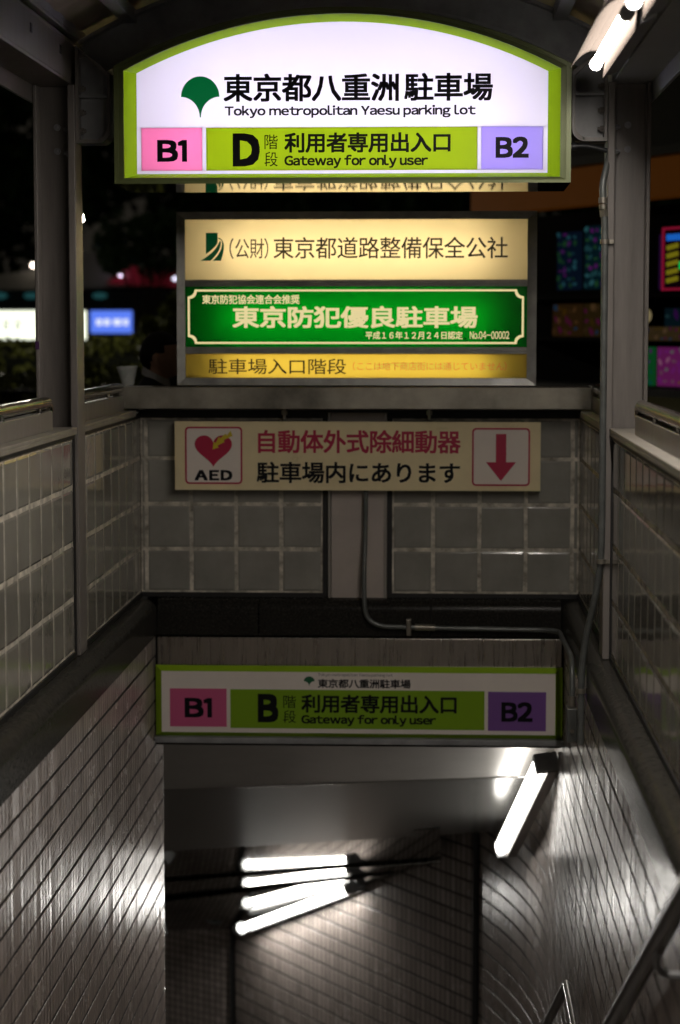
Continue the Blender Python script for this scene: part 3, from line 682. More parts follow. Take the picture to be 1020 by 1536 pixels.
# ------------------------------------------------------------------ stair ceiling of stainless panels
def cplane(y, h0=1.70, y0=9.15, t=0.53): return 1.5 - (h0 + t * (y - y0))
ceil = thing('stair_ceiling', 'stepped stainless steel ceiling sloping down over the stairs', 'ceiling', (-0.4, 11, -2.0))
XL, XR = -3.6, 0.72
def skew(yl, yr, x): return yl + (yr - yl) * (x + 1.25) / (0.5 + 1.25)
def cpanel(label, a, b, za, zb, m, th=0.02):
    """a, b: (Y at x=-1.25, Y at x=0.5) of the upper and lower edge; za, zb: height functions"""
    N = 14; mb = MB(); vs = []
    for i in range(N + 1):
        x = XL + (XR - XL) * i / N
        for (yl, yr), f in ((a, za), (b, zb)):
            y = skew(yl, yr, x); vs.append((x, y, f(y)))
    k = len(vs); vs += [(v[0], v[1] + 0.01, v[2] + th) for v in vs]
    fs = []
    for i in range(N):
        q = 2 * i; fs += [(q, q + 1, q + 3, q + 2), (k + q, k + q + 2, k + q + 3, k + q + 1), (q, q + 2, k + q + 2, k + q), (q + 1, k + q + 1, k + q + 3, q + 3)]
    mb.add(vs, fs); return obj('ceiling_panel', mb, m, ceil, label=label)
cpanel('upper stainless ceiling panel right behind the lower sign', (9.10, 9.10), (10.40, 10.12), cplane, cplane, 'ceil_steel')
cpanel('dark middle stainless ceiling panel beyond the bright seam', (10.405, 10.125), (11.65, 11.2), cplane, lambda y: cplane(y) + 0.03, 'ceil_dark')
obj('seam', MB().tube([(-1.25, 10.405, cplane(10.405) - 0.002), (0.55, 10.122, cplane(10.122) - 0.002)], 0.004, 8), 'stainless', ceil, smooth=True)
f3 = lambda d, s: (lambda y: 1.5 - (2.875 + d + (0.489 + s) * (y - 11.7)))
obj('lip', MB().add([(XL, skew(11.65, 11.2, XL), cplane(skew(11.65, 11.2, XL)) + .03), (XR, skew(11.65, 11.2, XR), cplane(skew(11.65, 11.2, XR)) + .03),
      (XR, skew(11.69, 11.24, XR), cplane(skew(11.65, 11.2, XR)) + .28), (XL, skew(11.69, 11.24, XL), cplane(skew(11.65, 11.2, XL)) + .28)], [(0, 1, 2, 3)]), 'ceil_steel', ceil)
def strip_panel(label, p):
    """a flat mirror strip; the strips lie like shingles over the turning stair"""
    mb = MB().add(list(p) + [(x, y + 0.001, z + 0.003) for x, y, z in p], [(0, 1, 2, 3), (7, 6, 5, 4), (0, 4, 5, 1), (1, 5, 6, 2), (2, 6, 7, 3), (3, 7, 4, 0)])
    return obj('ceiling_panel', mb, 'ceil_mirror', ceil, label=label)
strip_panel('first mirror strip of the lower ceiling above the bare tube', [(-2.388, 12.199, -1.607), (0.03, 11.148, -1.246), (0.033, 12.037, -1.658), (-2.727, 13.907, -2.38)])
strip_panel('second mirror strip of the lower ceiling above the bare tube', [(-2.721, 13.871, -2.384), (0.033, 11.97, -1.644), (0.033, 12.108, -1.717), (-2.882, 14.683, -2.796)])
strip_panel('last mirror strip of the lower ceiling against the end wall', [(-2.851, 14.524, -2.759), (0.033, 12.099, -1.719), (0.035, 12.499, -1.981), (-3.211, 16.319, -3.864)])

# ------------------------------------------------------------------ fluorescent lamps
FG = 'fluorescent lamps of the stairs'
def stair_lamp(a, b, out, label, covered, lens='lens'):
    """a, b: the ends of the lit tube; out: unit vector from the wall towards the stair"""
    a, b, out = Vector(a), Vector(b), Vector(out).normalized(); d = (b - a).normalized(); up = d.cross(out).normalized()
    r = thing('fluorescent_lamp', label, 'lamp', tuple((a + b) / 2 - out * 0.06), FG)
    def bar(p, q, w, h, mb):
        v = []
        for c in (p, q):
            for sx, sz in ((-1, -1), (1, -1), (1, 1), (-1, 1)): v.append(tuple(c + out * sx * w + up * sz * h))
        mb.add(v, [(0, 1, 2, 3), (4, 7, 6, 5), (0, 4, 5, 1), (1, 5, 6, 2), (2, 6, 7, 3), (3, 7, 4, 0)])
        return mb
    if covered:
        obj('housing', bar(a - d * 0.03 - out * 0.055, b + d * 0.03 - out * 0.055, 0.028, 0.05, MB()), 'steel_paint', r, 0.004)
        obj('lit_cover', bar(a, b, 0.026, 0.034, MB()), lens, r, 0.02, seg=4)
        for p, q in ((a - d * 0.055, a - d * 0.002), (b + d * 0.002, b + d * 0.03)):
            obj('end_cap', bar(p - out * 0.03, q - out * 0.03, 0.055, 0.044, MB()), 'dark_paint' if lens == 'lens' else 'gasket', r, 0.006)
    else:
        obj('tube', MB().tube([a, b], 0.020, 20), 'tube_stair', r, smooth=True)
        for p, q in ((a - d * 0.075, a - d * 0.02), (b + d * 0.02, b + d * 0.075)):
            obj('socket', MB().tube([p, q], 0.04, 16), 'dark_paint', r, smooth=True)
        for p in (a - d * 0.05, b + d * 0.05): obj('arm', MB().tube([p, p - out * 0.20], 0.014, 10), 'dark_paint', r, smooth=True)
        obj('lamp_body', bar(a - d * 0.06 - out * 0.07, b + d * 0.06 - out * 0.07, 0.022, 0.034, MB()), 'dark_paint', r, 0.006)
    return r
stair_lamp((0.480, 9.42, -0.515), (0.350, 10.85, -1.275), (-1, -0.25, -0.1), 'covered fluorescent lamp running down the right wall beside the ceiling', True)
stair_lamp((-0.5454, 12.60, -1.9908), (-1.2821, 13.55, -2.5238), (-0.78, -0.6, 0), 'bare fluorescent tube shining in front of the slanting end wall', False)
stair_lamp((-1.90, 13.60, -2.585), (-2.86, 14.14, -3.09), (-0.5, -0.86, 0), 'added covered fluorescent lamp round the corner, unseen behind the left tiled wall', True, 'lens_dim')  # unseen lamp, added to light the lower stair walls
tag(obj('lamp_cable', MB().tube(bez([(-1.36, 13.80, -2.50), (-1.50, 13.86, -2.60), (-1.78, 13.95, -2.50)], 6, 0.05), 0.008, 8), 'conduit', smooth=True), 'thin bent cable leaving the left end of the bare tube', 'cable')

FC = 'fluorescent lamps under the canopy'
def canopy_lamp(ya, yb, label):
    X, Z = 0.515, 2.352
    r = thing('canopy_lamp', label, 'lamp', (X + 0.03, (ya + yb) / 2, Z), FC)
    prof = [(-0.082, -0.010), (-0.066, 0.012), (-0.045, 0.032), (-0.020, 0.045), (0.010, 0.045), (0.030, 0.020), (0.024, -0.046)]
    mb = MB(); n = len(prof)
    mb.add([(X + u, ya, Z + v) for u, v in prof] + [(X + u, yb, Z + v) for u, v in prof], [(i, i + 1, n + i + 1, n + i) for i in range(n - 1)])
    o = obj('reflector', mb, 'reflector', r); sm = o.modifiers.new('t', 'SOLIDIFY'); sm.thickness = 0.002; sm.offset = 0
    obj('tube', MB().tube([(X, ya + 0.07, Z), (X, yb - 0.03, Z)], 0.0165, 18), 'tube', r, smooth=True)
    for y0, y1 in ((ya + 0.02, ya + 0.07), (yb - 0.03, yb - 0.012)): obj('socket', MB().tube([(X, y0, Z), (X, y1, Z)], 0.021, 16), 'dark_paint', r, smooth=True)
    hb = MB(); hp = [(-0.015, 0.050), (0.014, 0.050), (0.034, 0.022), (0.032, -0.036), (0.078, -0.020), (0.080, 0.085), (-0.01, 0.105)]
    hb.xz([(X + u, Z + v) for u, v in hp], ya, yb); obj('housing', hb, 'dark_paint', r, 0.003)
    return r
canopy_lamp(5.72, 6.9, 'lit fluorescent lamp with white reflector under the right eave, next to the sign')
canopy_lamp(4.42, 5.60, 'lit fluorescent lamp with white reflector, cut off by the top edge of the photo')
canopy_lamp(3.12, 4.30, 'added unseen third lit fluorescent lamp of the row under the right eave, counted from the arched sign'); canopy_lamp(1.82, 3.0, 'added unseen lit fluorescent lamp at the street end of the row under the right eave')  # both lamps are unseen, added for more light on the walls

# ------------------------------------------------------------------ conduits
PG = 'grey conduits'
c1 = thing('upright_conduit', 'grey conduit running down the right post into the stairwell', 'pipe', (0.596, 7.42, 0.0), PG)
fl = bez([(0.612, 7.45, 2.115), (0.598, 7.43, 2.06), (0.583, 7.415, 2.0), (0.586, 7.415, 1.95)], 8, 0.05)
obj('flexible_hose', MB().tube(fl, 0.012, 12), 'conduit', c1, smooth=True)
obj('coupling', MB().tube([(0.586, 7.415, 1.955), (0.5865, 7.415, 1.935)], 0.0165, 12).tube([(0.5865, 7.415, 1.932), (0.588, 7.415, 1.915)], 0.0145, 12).tube([(0.588, 7.415, 1.912), (0.591, 7.415, 1.888)], 0.0165, 6), 'galv', c1, smooth=True)
run = bez([(0.591, 7.415, 1.89), (0.595, 7.415, 1.83), (0.592, 7.40, 0.55), (0.545, 7.45, 0.30), (0.545, 7.56, 0.16), (0.548, 7.72, -0.02)], 10, 0.16)
run = bez([(0.591, 7.415, 1.89), (0.5945, 7.415, 1.83), (0.5945, 7.415, 0.62), (0.535, 7.53, 0.30), (0.535, 7.53, -0.03)], 12, 0.14)
obj('pipe', MB().tube(run, 0.0125, 14), 'conduit', c1, smooth=True)
for z in (1.80, 0.66): obj('clip', MB().tube([(0.5945, 7.415, z - 0.008), (0.5945, 7.415, z + 0.008)], 0.0175, 12).box(0.595, 0.625, 7.408, 7.422, z - 0.007, z + 0.007), 'galv', c1, smooth=True)
obj('clip', MB().tube([(0.535, 7.53, 0.16), (0.535, 7.53, 0.178)], 0.0175, 12).box(0.53, 0.575, 7.524, 7.537, 0.162, 0.176), 'galv', c1, smooth=True)
c2 = thing('wall_conduit', 'thin grey conduit from the back column along the granite to the right corner', 'pipe', (0.1, 9.0, 0.17), PG)
p2 = bez([(-0.306, 9.055, 1.0), (-0.309, 9.05, 0.60), (-0.316, 9.005, 0.36), (-0.305, 8.995, 0.19), (0.0, 8.995, 0.183), (0.538, 8.99, 0.178), (0.538, 8.09, 0.20), (0.538, 8.05, 0.03)], 10, 0.10)
obj('pipe', MB().tube(p2, 0.0105, 14), 'conduit', c2, smooth=True)
obj('clip', MB().box(-0.128, -0.106, 8.975, 9.018, 0.150, 0.222), 'galv', c2, 0.004)
obj('coupling', MB().tube([(-0.09, 8.995, 0.186), (0.0, 8.995, 0.184)], 0.0145, 12), 'galv', c2, smooth=True)
obj('coupling', MB().tube([(0.538, 8.052, 0.055), (0.538, 8.05, 0.015)], 0.0155, 12), 'galv', c2, smooth=True)
jb = thing('junction_box', 'small grey junction box where two conduits meet beside the lower sign', 'junction box', (0.53, 8.02, -0.12))
obj('box', MB().box(0.515, 0.555, 8.00, 8.09, -0.118, 0.014), 'conduit', jb, 0.004)
obj('cover_screw', MB().tube([(0.535, 8.00, -0.075), (0.535, 7.994, -0.075)], 0.008, 10), 'galv', jb)
sc = thing('sign_cable', 'short black cable from the arched sign to the right post', 'cable', (0.54, 7.45, 2.12))
obj('cable_run', MB().tube(bez([(0.468, 7.46, 2.136), (0.53, 7.46, 2.142), (0.603, 7.46, 2.122)], 8, 0.05), 0.0085, 12), 'cable', sc, smooth=True)
obj('gland', MB().tube([(0.466, 7.46, 2.136), (0.492, 7.46, 2.138)], 0.014, 12), 'cable', sc, smooth=True)

# ------------------------------------------------------------------ handrail in the stair
hr = thing('handrail', 'dark round handrail going down the right tiled wall', 'handrail', (0.5, 5.5, -1.0))
def railz(y): return 0.083 - 0.511 * (y - 4.638)
y7 = 6.69
obj('rail_tube', MB().tube(bez([(0.5, 2.6, railz(2.6)), (0.5, y7, railz(y7))], 2), 0.024, 20), 'rail_dark', hr, smooth=True)
obj('level_tube', MB().tube(bez([(0.5, y7 + 0.01, railz(y7)), (0.5, 7.62, railz(y7))], 2), 0.016, 20), 'stainless', hr, smooth=True)
obj('lower_tube', MB().tube([(0.5, 7.625, railz(y7)), (0.5, 9.9, railz(y7) - 1.05)], 0.018, 20), 'rail_dark', hr, smooth=True)
for y in (3.55, 4.55, 5.55, 6.5):
    z = railz(y); obj('bracket', MB().tube(bez([(0.5, y, z - 0.02), (0.5, y, z - 0.075), (0.578, y, z - 0.075)], 6, 0.03), 0.009, 10), 'dark_paint', hr, smooth=True)
obj('bracket', MB().tube(bez([(0.5, 7.2, railz(y7) - 0.02), (0.5, 7.2, railz(y7) - 0.07), (0.578, 7.2, railz(y7) - 0.07)], 6, 0.03), 0.008, 10), 'dark_paint', hr, smooth=True)

# ------------------------------------------------------------------ plastic cup on the beam end
cp = mat('clear plastic', (0.75, 0.78, 0.75), 0.12, 0, spec=0.9, alpha=0.3); cp.node_tree.nodes['Principled BSDF'].inputs['Alpha'].default_value = 0.30
mb = MB(); N = 28; cx, cy, cz = -1.345, 8.99, 1.241; prof = [(0.0, 0.003), (0.024, 0.002), (0.027, 0.006), (0.031, 0.025), (0.037, 0.050), (0.0415, 0.066), (0.0455, 0.078), (0.0475, 0.082), (0.0480, 0.086), (0.0460, 0.088)]
tilt = Matrix.Rotation(R(-3), 3, 'Y')
vs = []
for r_, z_ in prof:
    for j in range(N): a = 2 * math.pi * j / N; vs.append(tuple(Vector((cx, cy, cz)) + tilt @ Vector((r_ * math.cos(a), r_ * math.sin(a), z_))))
mb.add(vs, [(i * N + j, i * N + (j + 1) % N, (i + 1) * N + (j + 1) % N, (i + 1) * N + j) for i in range(len(prof) - 1) for j in range(N)])
o = obj('plastic_cup', mb, cp, smooth=True); sm = o.modifiers.new('t', 'SOLIDIFY'); sm.thickness = 0.0012
tag(o, 'empty clear plastic cup left on the end of the steel beam', 'cup')

# ------------------------------------------------------------------ person behind the wall
def skin_mesh(name, nodes, edges, m, parent, sub=2):
    me = bpy.data.meshes.new(name); o0 = root_loc(parent)
    me.from_pydata([tuple(Vector(n[:3]) - o0) for n in nodes], edges, []); o = bpy.data.objects.new(name, me); C.objects.link(o); o.parent = parent
    o.modifiers.new('skin', 'SKIN'); s = o.modifiers.new('sub', 'SUBSURF'); s.levels = sub; s.render_levels = sub
    if not me.skin_vertices: me.attributes.new('skin', 'FLOAT', 'POINT') if False else None
    sv = me.skin_vertices[0].data if me.skin_vertices else None
    return o, me, sv
def skinned(name, nodes, edges, m, parent, sub=2):
    bm = bmesh.new(); o0 = root_loc(parent); ly = bm.verts.layers.skin.verify(); vv = []
    for n in nodes:
        v = bm.verts.new(Vector(n[:3]) - o0); d = v[ly]; d.radius = (n[3], n[4] if len(n) > 4 else n[3]); d.use_root = len(vv) == 0; vv.append(v)
    for a, b in edges: bm.edges.new((vv[a], vv[b]))
    me = bpy.data.meshes.new(name); bm.to_mesh(me); bm.free(); me.materials.append(m if not isinstance(m, str) else M[m])
    o = bpy.data.objects.new(name, me); C.objects.link(o); o.parent = parent
    o.modifiers.new('skin', 'SKIN').use_smooth_shade = True; s = o.modifiers.new('sub', 'SUBSURF'); s.levels = sub; s.render_levels = sub
    return o
def blob(mb, c, rx, ry, rz, n=20, f=None):
    vs = []; 
    for i in range(n + 1):
        th = math.pi * i / n
        for j in range(n * 2):
            ph = math.pi * j / n; p = Vector((math.sin(th) * math.cos(ph), math.sin(th) * math.sin(ph), math.cos(th)))
            q = Vector((p.x * rx, p.y * ry, p.z * rz))
            if f: q = f(p, q)
            vs.append(tuple(Vector(c) + q))
    k = n * 2; mb.add(vs, [(i * k + j, i * k + (j + 1) % k, (i + 1) * k + (j + 1) % k, (i + 1) * k + j) for i in range(n) for j in range(k)]); return mb
PX, PY, dz = -1.335, 9.75, -0.14        # faces right, head just above the beam
pn = thing('person', 'person in dark suit and white collar walking past behind the back wall', 'person', (PX, PY, 0.0))
skinm = mat('skin', (0.78, 0.46, 0.32), 0.5); suit = mat('dark suit', (0.008, 0.008, 0.011), 0.7); hairm = mat('black hair', (0.006, 0.005, 0.006), 0.45); colm = mat('white collar', (0.8, 0.78, 0.76), 0.6)
nd = [(PX - .02, PY, .80, .13, .15), (PX - .02, PY, .95, .12, .15), (PX - .01, PY, 1.10, .12, .17), (PX - .02, PY, 1.19, .10, .16), (PX + .005, PY, 1.245, .058, .06), (PX + .02, PY, 1.29, .052, .052),
      (PX, PY - .085, .74, .085), (PX + .05, PY - .09, .42, .062), (PX + .0, PY - .09, .08, .045), (PX + .13, PY - .09, .04, .04),
      (PX, PY + .085, .74, .085), (PX - .06, PY + .09, .42, .062), (PX - .16, PY + .09, .10, .045), (PX - .04, PY + .09, .05, .04),
      (PX - .02, PY - .18, 1.17, .062), (PX - .07, PY - .22, .92, .05), (PX + .02, PY - .20, .74, .042),
      (PX - .02, PY + .18, 1.17, .062), (PX - .07, PY + .22, .92, .05), (PX + .02, PY + .20, .74, .042)]
ed = [(0, 1), (1, 2), (2, 3), (3, 4), (4, 5), (0, 6), (6, 7), (7, 8), (8, 9), (0, 10), (10, 11), (11, 12), (12, 13), (3, 14), (14, 15), (15, 16), (3, 17), (17, 18), (18, 19)]
skinned('suit', nd, ed, suit, pn)
hc = (PX + 0.035, PY, 1.360)
def face(p, q):
    # profile to the right (+X): brow, nose, lips, chin; narrower jaw
    if p.x > 0.2:
        s = max(0, 1 - abs(p.y) * 2.2)
        q.x += s * (0.020 * math.exp(-((p.z + 0.12) / 0.13) ** 2) + 0.006 * math.exp(-((p.z + 0.48) / 0.10) ** 2) + 0.012 * math.exp(-((p.z + 0.80) / 0.13) ** 2) - 0.006 * math.exp(-((p.z - 0.12) / 0.1) ** 2))
    if p.z < -0.3: q.x += 0.018 * (-p.z - 0.3); q.y *= 1 - 0.35 * (-p.z - 0.3)
    return q
hd = MB(); blob(hd, hc, 0.090, 0.073, 0.108, 24, face); hd.tube([(PX + .01, PY, 1.235), (PX + .02, PY, 1.31)], [.052, .055], 18)
obj('head', hd, skinm, pn, smooth=True)
for sy_ in (-0.074, 0.074): obj('ear', blob(MB(), (hc[0] - 0.018, PY + sy_, hc[2] - 0.008), 0.016, 0.008, 0.028, 10), skinm, pn, smooth=True)
hm = MB()
def hairf(p, q):
    k = 1.0
    if p.x > 0.35 and p.z < 0.5: k = 0.86
    if p.z < -0.35: k = 0.84 if p.x > -0.4 else 0.97
    if p.x > -0.1 and p.z < 0.05: k = 0.86
    return q * k
blob(hm, (hc[0] - 0.006, PY, hc[2] + 0.010), 0.098, 0.080, 0.110, 24, hairf); obj('hair', hm, hairm, pn, smooth=True)
cl = MB(); N = 24; vs = []
for zz, rr in ((0.0, 0.066), (0.035, 0.060), (0.036, 0.054), (0.0, 0.056)):
    for j in range(N): a = 2 * math.pi * j / N; vs.append((PX + .008 + rr * 1.05 * math.cos(a), PY + rr * math.sin(a), 1.248 + zz - 0.030 * math.cos(a)))
cl.add(vs, [(i * N + j, i * N + (j + 1) % N, ((i + 1) % 4) * N + (j + 1) % N, ((i + 1) % 4) * N + j) for i in range(4) for j in range(N)]); obj('shirt_collar', cl, colm, pn, smooth=True)
sh = MB()
for s in (-1, 1): blob(sh, (PX + .07 if s < 0 else PX - .10, PY + s * .09, 0.035), 0.12, 0.045, 0.035, 10)
obj('shoes', sh, suit, pn, smooth=True)

# ------------------------------------------------------------------ street behind, left
leafm = mat('hedge leaf', (0.15, 0.165, 0.03), 0.5, 0, 0.5, 3); leaf2 = mat('tree leaf', (0.035, 0.09, 0.02), 0.5, 0, 0.4, 3); bark = mat('bark', (0.05, 0.04, 0.03), 0.9, 0, 0.3, 20)
def leaves(mb, rnd, gen, n, s0, s1):
    for _ in range(n):
        c = gen(rnd); s = rnd.uniform(s0, s1); d = Vector((rnd.gauss(0, 1), rnd.gauss(0, 1), rnd.gauss(0, 1))).normalized(); e = d.orthogonal().normalized(); e.rotate(Matrix.Rotation(rnd.uniform(0, 6.3), 3, d))
        f = d.cross(e); mb.add([c - e * s, c + f * s * .45, c + e * s, c - f * s * .45], [(0, 1, 2, 3)])
def hedge(x0, x1, y0, y1, h, label, seed):
    rnd = random.Random(seed); r = thing('hedge', label, 'hedge', ((x0 + x1) / 2, (y0 + y1) / 2, 0), 'hedges on the left'); mb = MB()
    def gen(q):
        x = q.uniform(x0, x1); z = h * (q.random() ** 0.7); top = h + 0.10 * noise.noise((x * 1.3, seed, 0)) + 0.06 * noise.noise((x * 5, seed, 2)); return Vector((x, q.uniform(y0, y1) if z > h * .8 else q.uniform(y0, y0 + .3), z * top / h))
    leaves(mb, rnd, gen, 9000, 0.025, 0.06); obj('foliage', mb, leafm, r)
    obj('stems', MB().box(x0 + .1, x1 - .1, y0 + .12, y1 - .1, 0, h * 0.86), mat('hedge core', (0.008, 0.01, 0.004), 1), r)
hedge(-7.5, -2.2, 16.0, 16.9, 1.16, 'clipped dark green hedge, the nearer row on the left', 3)
hedge(-9.5, -2.9, 22.0, 23.0, 1.36, 'clipped dark green hedge just below the lit white sign band', 4)
def tree(x, y, h, cr, crz, label, seed, n=5000, lm=leaf2, s=(0.06, 0.14), name='street_tree', cat='tree', tr=0.09):
    rnd = random.Random(seed); r = thing(name, label, cat, (x, y, 0), 'trees and shrubs on the left'); tb = MB()
    tb.tube([(x, y, 0), (x + .05, y, h * .35), (x - .04, y, h * .7)], [tr, tr * .75, tr * .45], 10); cl = []
    for k in range(16):
        a = rnd.uniform(0, 6.3); rad = rnd.uniform(0.2, 0.9); e = Vector((x + cr * rad * math.cos(a), y + cr * rad * math.sin(a), h + crz * rnd.uniform(-.8, .9)))
        tb.tube([(x, y, h * .5), ((x + e.x) / 2, (y + e.y) / 2, (h * .6 + e.z) / 2), tuple(e)], [tr * .4, tr * .25, tr * .1], 6); cl.append((e, cr * rnd.uniform(.25, .45)))
    obj('trunk', tb, bark, r, smooth=True); mb = MB()
    def gen(q):
        c, k = cl[q.randrange(len(cl))]; v = Vector((q.gauss(0, 1), q.gauss(0, 1), q.gauss(0, .8))); return c + v.normalized() * k * q.random() ** .4
    leaves(mb, rnd, gen, n, *s); obj('crown', mb, lm, r)
tree(-4.35, 30.8, 2.7, 0.75, 0.35, 'small street tree with green leaves lit by the white lamp', 11, 2500, s=(0.05, 0.10), tr=0.05)
for i, (x, y) in enumerate([(-17, 42), (-13.5, 40), (-10.5, 43), (-7.5, 41), (-4.6, 44), (-1.6, 41), (1.2, 43), (4.2, 41)]):  # row added to screen the sky glow and keep the gaps black
    tree(x, y, 5.6, 2.6, 2.6, 'added tall dark tree behind the pavilion, ' + ['leftmost of the row', 'second from the left of the row', 'third from the left of the row', 'left of the steel post', 'right above the red roof band', 'behind the panelled lightbox', 'right of the panelled lightbox', 'rightmost of the row, behind the shop'][i], 20 + i, 5000, s=(0.14, 0.30), tr=0.16)
tree(-2.42, 19.0, 1.45, 0.30, 0.30, 'rounded dark shrub just left of the panelled lightbox', 13, 3500, leafm, (0.03, 0.06), 'round_shrub', 'shrub', 0.03)
# low building with curved roof
BY = 33.0
bl = thing('pavilion', 'low pavilion with curved pale and red roof and dark windows', 'building', (-6.5, BY + 2, 0))
k = BY / 30
roof = [(-11.5, 2.05), (-7.6, 2.25), (-6.4, 2.38), (-5.6, 2.66), (-5.0, 2.66), (-4.5, 2.58), (-4.0, 2.40), (-3.6, 2.16), (-3.6, 2.1), (-4.2, 2.14), (-11.5, 1.98)]
obj('roof', MB().xz(roof, BY - 0.4, BY + 5), mat('pale roof', (0.42, 0.41, 0.37), 0.5), bl)
obj('roof_band', MB().xz([(-5.2, 2.18), (-4.85, 2.44), (-4.3, 2.42), (-3.9, 2.30), (-3.58, 2.16), (-3.62, 2.10)], BY - 0.46, BY - 0.41), mat('red band', (0.25, 0.01, 0.025), 0.4, emit=(0.3, 0.012, 0.03), estr=0.12), bl, label='red roof band with an added faint glow')  # faint emission added to the band, which is no lamp
obj('wall', MB().box(-11, -3.9, BY, BY + 4.5, 0, 2.08), mat('dark wall', (0.03, 0.035, 0.04), 0.5), bl)
for x in [-10.3 + 0.85 * i for i in range(7)]: obj('window', MB().box(x, x + 0.72, BY - 0.03, BY - 0.005, 1.82, 2.06), mat('dark glass', (0.01, 0.03, 0.04), 0.1), bl)
for x in (-8.6, -7.35, -6.95, -6.45, -5.35): 
    m_ = MB(); blob(m_, (x, BY - 0.2, 1.99), 0.12, 0.06, 0.05, 8); obj('ceiling_spot', m_, emat('teal spot', (0.08, 0.36, 0.38), 0.13), bl, smooth=True)
bnd = thing('lit_sign_band', 'long white lit sign band under the pavilion windows', 'sign', (-7.4, BY - 0.3, 1.30))
obj('casing', MB().box(-9.6, -5.50, BY - 0.52, BY - 0.25, 1.28, 1.77), 'dark_paint', bnd)
obj('lit_face', MB().box(-9.58, -5.52, BY - 0.53, BY - 0.521, 1.30, 1.75), emat('lit white', (0.95, 1.0, 0.80), 1.6), bnd)
mb = MB(); rnd = random.Random(2)
for i in range(20):
    x = -9.3 + i * 0.19
    if rnd.random() < .85:
        mb.box(x, x + .025, BY - .535, BY - .531, 1.46, 1.63); mb.box(x + .06, x + .12, BY - .535, BY - .531, 1.57, 1.60); mb.box(x + .05, x + .075, BY - .535, BY - .531, 1.45, 1.55)
obj('lettering', mb, mat('grey letters', (0.25, 0.27, 0.2), 0.5), bnd)
bs = thing('blue_lit_sign', 'small blue lit sign beside the white band', 'sign', (-5.1, BY - 0.3, 1.38))
obj('casing', MB().box(-5.46, -4.78, BY - 0.5, BY - 0.25, 1.39, 1.76), 'dark_paint', bs)
obj('lit_face', MB().box(-5.45, -4.79, BY - 0.51, BY - 0.501, 1.40, 1.75), emat('lit blue', (0.10, 0.20, 0.85), 1.1), bs)
mb = MB()
for x, w in ((-5.36, .09), (-5.24, .1), (-5.09, .13), (-4.93, .08)): mb.box(x, x + w, BY - .515, BY - .511, 1.52, 1.62)
obj('lettering', mb, emat('lit white letters', (0.8, 0.85, 1.0), 1.0), bs)
def street_lamp(x, y, z, r, st, col, label):
    t = thing('street_lamp', label, 'street lamp', (x, y, 0), 'street lamps on the left')
    px_ = x - 0.10; obj('pole', MB().tube([(px_, y + 0.1, 0), (px_, y + 0.1, z + r), (x, y + 0.02, z + r * 1.4)], 0.02, 8), 'gasket', t)
    m_ = MB(); blob(m_, (x, y, z), r, r, r, 10); obj('bulb', m_, emat('lamp glow', col, st), t, smooth=True)
street_lamp(-3.455, 20, 2.54, 0.035, 1000, (1, 0.93, 0.78), 'tallest white street lamp beside the left post')
def eave_lamp(x, z, r, st, col, label):
    t = thing('eave_lamp', label, 'lamp', (x, BY - 0.6, z), 'small lamps on the pavilion eaves')
    m_ = MB(); blob(m_, (x, BY - 0.6, z), r, r, r, 10); obj('bulb', m_, emat('lamp glow', col, st), t, smooth=True)
    obj('arm', MB().tube([(x, BY - 0.6 + r, z), (x, BY - 0.1, z + 0.04)], 0.012, 8), 'gasket', t)
eave_lamp(-4.95, 2.315, 0.032, 7, (0.9, 0.75, 1.0), 'small pinkish white lamp in front of the red roof band')
eave_lamp(-6.33, 2.46, 0.036, 9, (1.0, 0.85, 0.7), 'dim warm lamp left of the post in front of the pale roof')
eave_lamp(-4.10, 2.25, 0.030, 3, (0.8, 0.8, 1.0), 'dim bluish lamp half hidden by the left edge of the panelled lightbox')

# ------------------------------------------------------------------ shop on the right
sx, sy = 0.465, -0.885; nx, ny_ = -0.885, -0.465
def SP(s, z, o=0.0): return (1.165 + sx * s + nx * o, 14 + sy * s + ny_ * o, z)
def sbox(mb, s0, s1, z0, z1, o0, o1):
    v = [SP(s, z, o) for z in (z0, z1) for s, o in ((s0, o1), (s1, o1), (s1, o0), (s0, o0))]
    return mb.add(v, [(0, 3, 2, 1), (4, 5, 6, 7), (0, 1, 5, 4), (1, 2, 6, 5), (2, 3, 7, 6), (3, 0, 4, 7)])
shp = thing('shop_front', 'dim shop front across the street with an orange fascia', 'building', SP(0, 0))
obj('fascia_wall', sbox(MB(), -1.85, 5, 2.66, 4.2, -3, 0.02), mat('olive cladding', (0.07, 0.066, 0.03), 0.7, 0, 0.15, 2, emit=(0.10, 0.095, 0.045), estr=0.0), shp)
obj('ledge', sbox(MB(), -1.85, 5, 2.585, 2.645, -0.1, 0.10), mat('olive ledge', (0.09, 0.086, 0.04), 0.6), shp)
obj('orange_fascia', sbox(MB(), -1.85, 5, 2.325, 2.575, -0.1, 0.06), mat('orange fascia', (0.21, 0.055, 0.002), 0.6, 0, 0.1, 2, spec=0.1, emit=(0.30, 0.09, 0.006), estr=0.09), shp)  # light on the fascia is put into a weak emission
obj('window_recess', sbox(MB(), -1.85, 5, 1.06, 2.325, -0.5, -0.45), mat('dark shop inside', (0.005, 0.0035, 0.005), 0.9, spec=0.1), shp)
obj('sill_wall', sbox(MB(), -1.85, 5, 0.0, 1.05, -3, 0.0), mat('olive sill wall', (0.09, 0.078, 0.033), 0.7, emit=(0.12, 0.105, 0.045), estr=0.05), shp)  # weak emission stands in for light falling on the wall
obj('sill', sbox(MB(), -1.85, 5, 1.05, 1.10, -0.3, 0.05), 'dark_paint', shp)
obj('shelf', sbox(MB(), -1.85, 5, 1.40, 1.43, -0.44, -0.05), mat('dark shelf', (0.012, 0.009, 0.008), 0.8, spec=0.1), shp)
